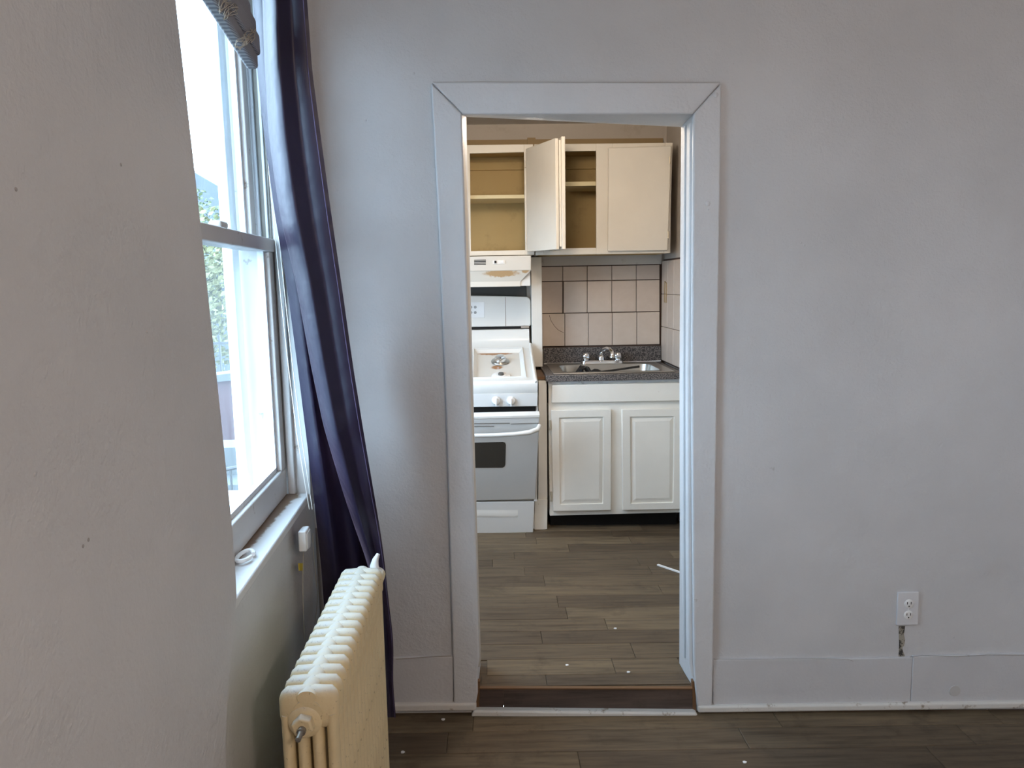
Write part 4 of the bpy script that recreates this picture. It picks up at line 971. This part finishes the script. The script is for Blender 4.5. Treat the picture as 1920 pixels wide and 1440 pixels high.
obj('aerator', MB().lathe(sp_pts[-1] + V((0, 0, .002)), (0, 0, -1), [(0, .014), (.004, .0175), (.014, .0175), (.016, .012)], 18), M['steel'], spo, smooth=True)
# --- black utensils in the sink
ut = root('serving_spoon', (.72, 4.44, ctz - .146), 'black plastic serving spoon lying in the sink', 'utensil')
obj('spoon_bowl', MB().loft([[V((.585 + .085 * u, 4.44 + .030 * math.sin(u * PI) * math.cos(a) , ctz - .022 + .022 * math.sin(u * PI) * math.sin(a) + .01 * u)) for a in [2 * PI * k / 12 for k in range(12)]] for u in (.02, .2, .45, .7, .9, .99)]), M['blackplastic'], ut, smooth=True)
obj('spoon_handle', MB().tube([(.66, 4.44, ctz - .017), (.78, 4.45, ctz - .004), (.90, 4.46, ctz + .010)], [.007, .006, .007], 8), M['blackplastic'], ut, smooth=True)
tn = root('kitchen_tongs', (.60, 4.45, ctz - .146), 'black plastic tongs propped in the sink beside the spoon', 'utensil')
obj('tong_arm', MB().tube([(.52, 4.54, ctz - .05), (.56, 4.55, ctz + .002), (.60, 4.56, ctz - .008), (.66, 4.57, ctz - .10)], [.014, .016, .013, .008], 8), M['blackplastic'], tn, smooth=True)
obj('tong_arm', MB().tube([(.56, 4.51, ctz - .06), (.555, 4.515, ctz - .01), (.58, 4.52, ctz + .002), (.66, 4.53, ctz - .12)], [.012, .014, .013, .008], 8), M['blackplastic'], tn, smooth=True)

# --- unseen lamps added on both ceilings as fill light
def fill_lamp(loc, power, col, label):
    L = V(loc); t = root('fill_lamp', loc, label, 'lamp', 'added fill lamps')
    obj('fill_lamp_base', MB().lathe(L, (0, 0, -1), [(0, .09), (.025, .09), (.03, .07)], 24), M['plastic'], t, smooth=True)
    m, nt, b = nodes('fill_lamp_glass'); b.inputs['Emission Color'].default_value = (*col, 1); b.inputs['Emission Strength'].default_value = 4.0; b.inputs['Base Color'].default_value = (.8, .8, .78, 1)
    obj('fill_lamp_globe', MB().lathe(L + V((0, 0, -.03)), (0, 0, -1), [(0, .065), (.02, .085), (.05, .095), (.08, .085), (.105, .055), (.115, .01)], 24), m, t, smooth=True)
    l = bpy.data.lights.new('fill_lamp_light', 'POINT'); l.energy = power; l.color = col; l.shadow_soft_size = .10
    o = bpy.data.objects.new('fill_lamp_light', l); COL.objects.link(o); o.location = L + V((0, 0, -.26))
fill_lamp((1.2, -1.2, 2.748), 50, (1.0, .80, .66), 'round white lamp added as unseen fill light behind the viewer')
fill_lamp((.2, 3.15, 2.498), 18, (1.0, .84, .68), 'round white lamp added as unseen fill light in the kitchen')

# --- litter on the floors
a, b_ = UZ(1233, 1060, kz(.83)), UZ(1276, 1074.5, kz(.92)); dv = (b_ - a); nv = V((-dv.y, dv.x, 0)).normalized() * .006
for p in (a, b_): p.z = kz(p.x) + .0005
tag(obj('plastic_strip', MB().hexa([a - nv, b_ - nv, b_ + nv, a + nv], (0, 0, .006)), M['plastic']), 'thin white plastic strip lying on the kitchen floor', 'strip')
for px_, py_, zf, lab in ((1154, 1179, kz, 'kitchen floor beyond the doorway'), (1063, 1248, kz, 'kitchen floor just behind the step'), (1178, 1261, kz, 'step tread near the doorway side'), (831, 1350, fz, 'room floor below the left casing'), (755, 1411, fz, 'room floor by the radiator'), (1396, 1430, fz, 'room floor at the picture bottom')):
    c = UZ(px_, py_, 0.0); c = UZ(px_, py_, zf(c.x)); r = .0055
    mb = MB().hexa([c + V((r * math.cos(k * PI / 3 + px_) * (1 + .4 * (k % 2)), r * math.sin(k * PI / 3 + px_), .0004)) for k in range(6)], (0, 0, .003))
    tag(obj('paint_chip', mb, M['plastic']), 'tiny white paint chip on the ' + lab, 'paint chip', 'paint chips on the floors')
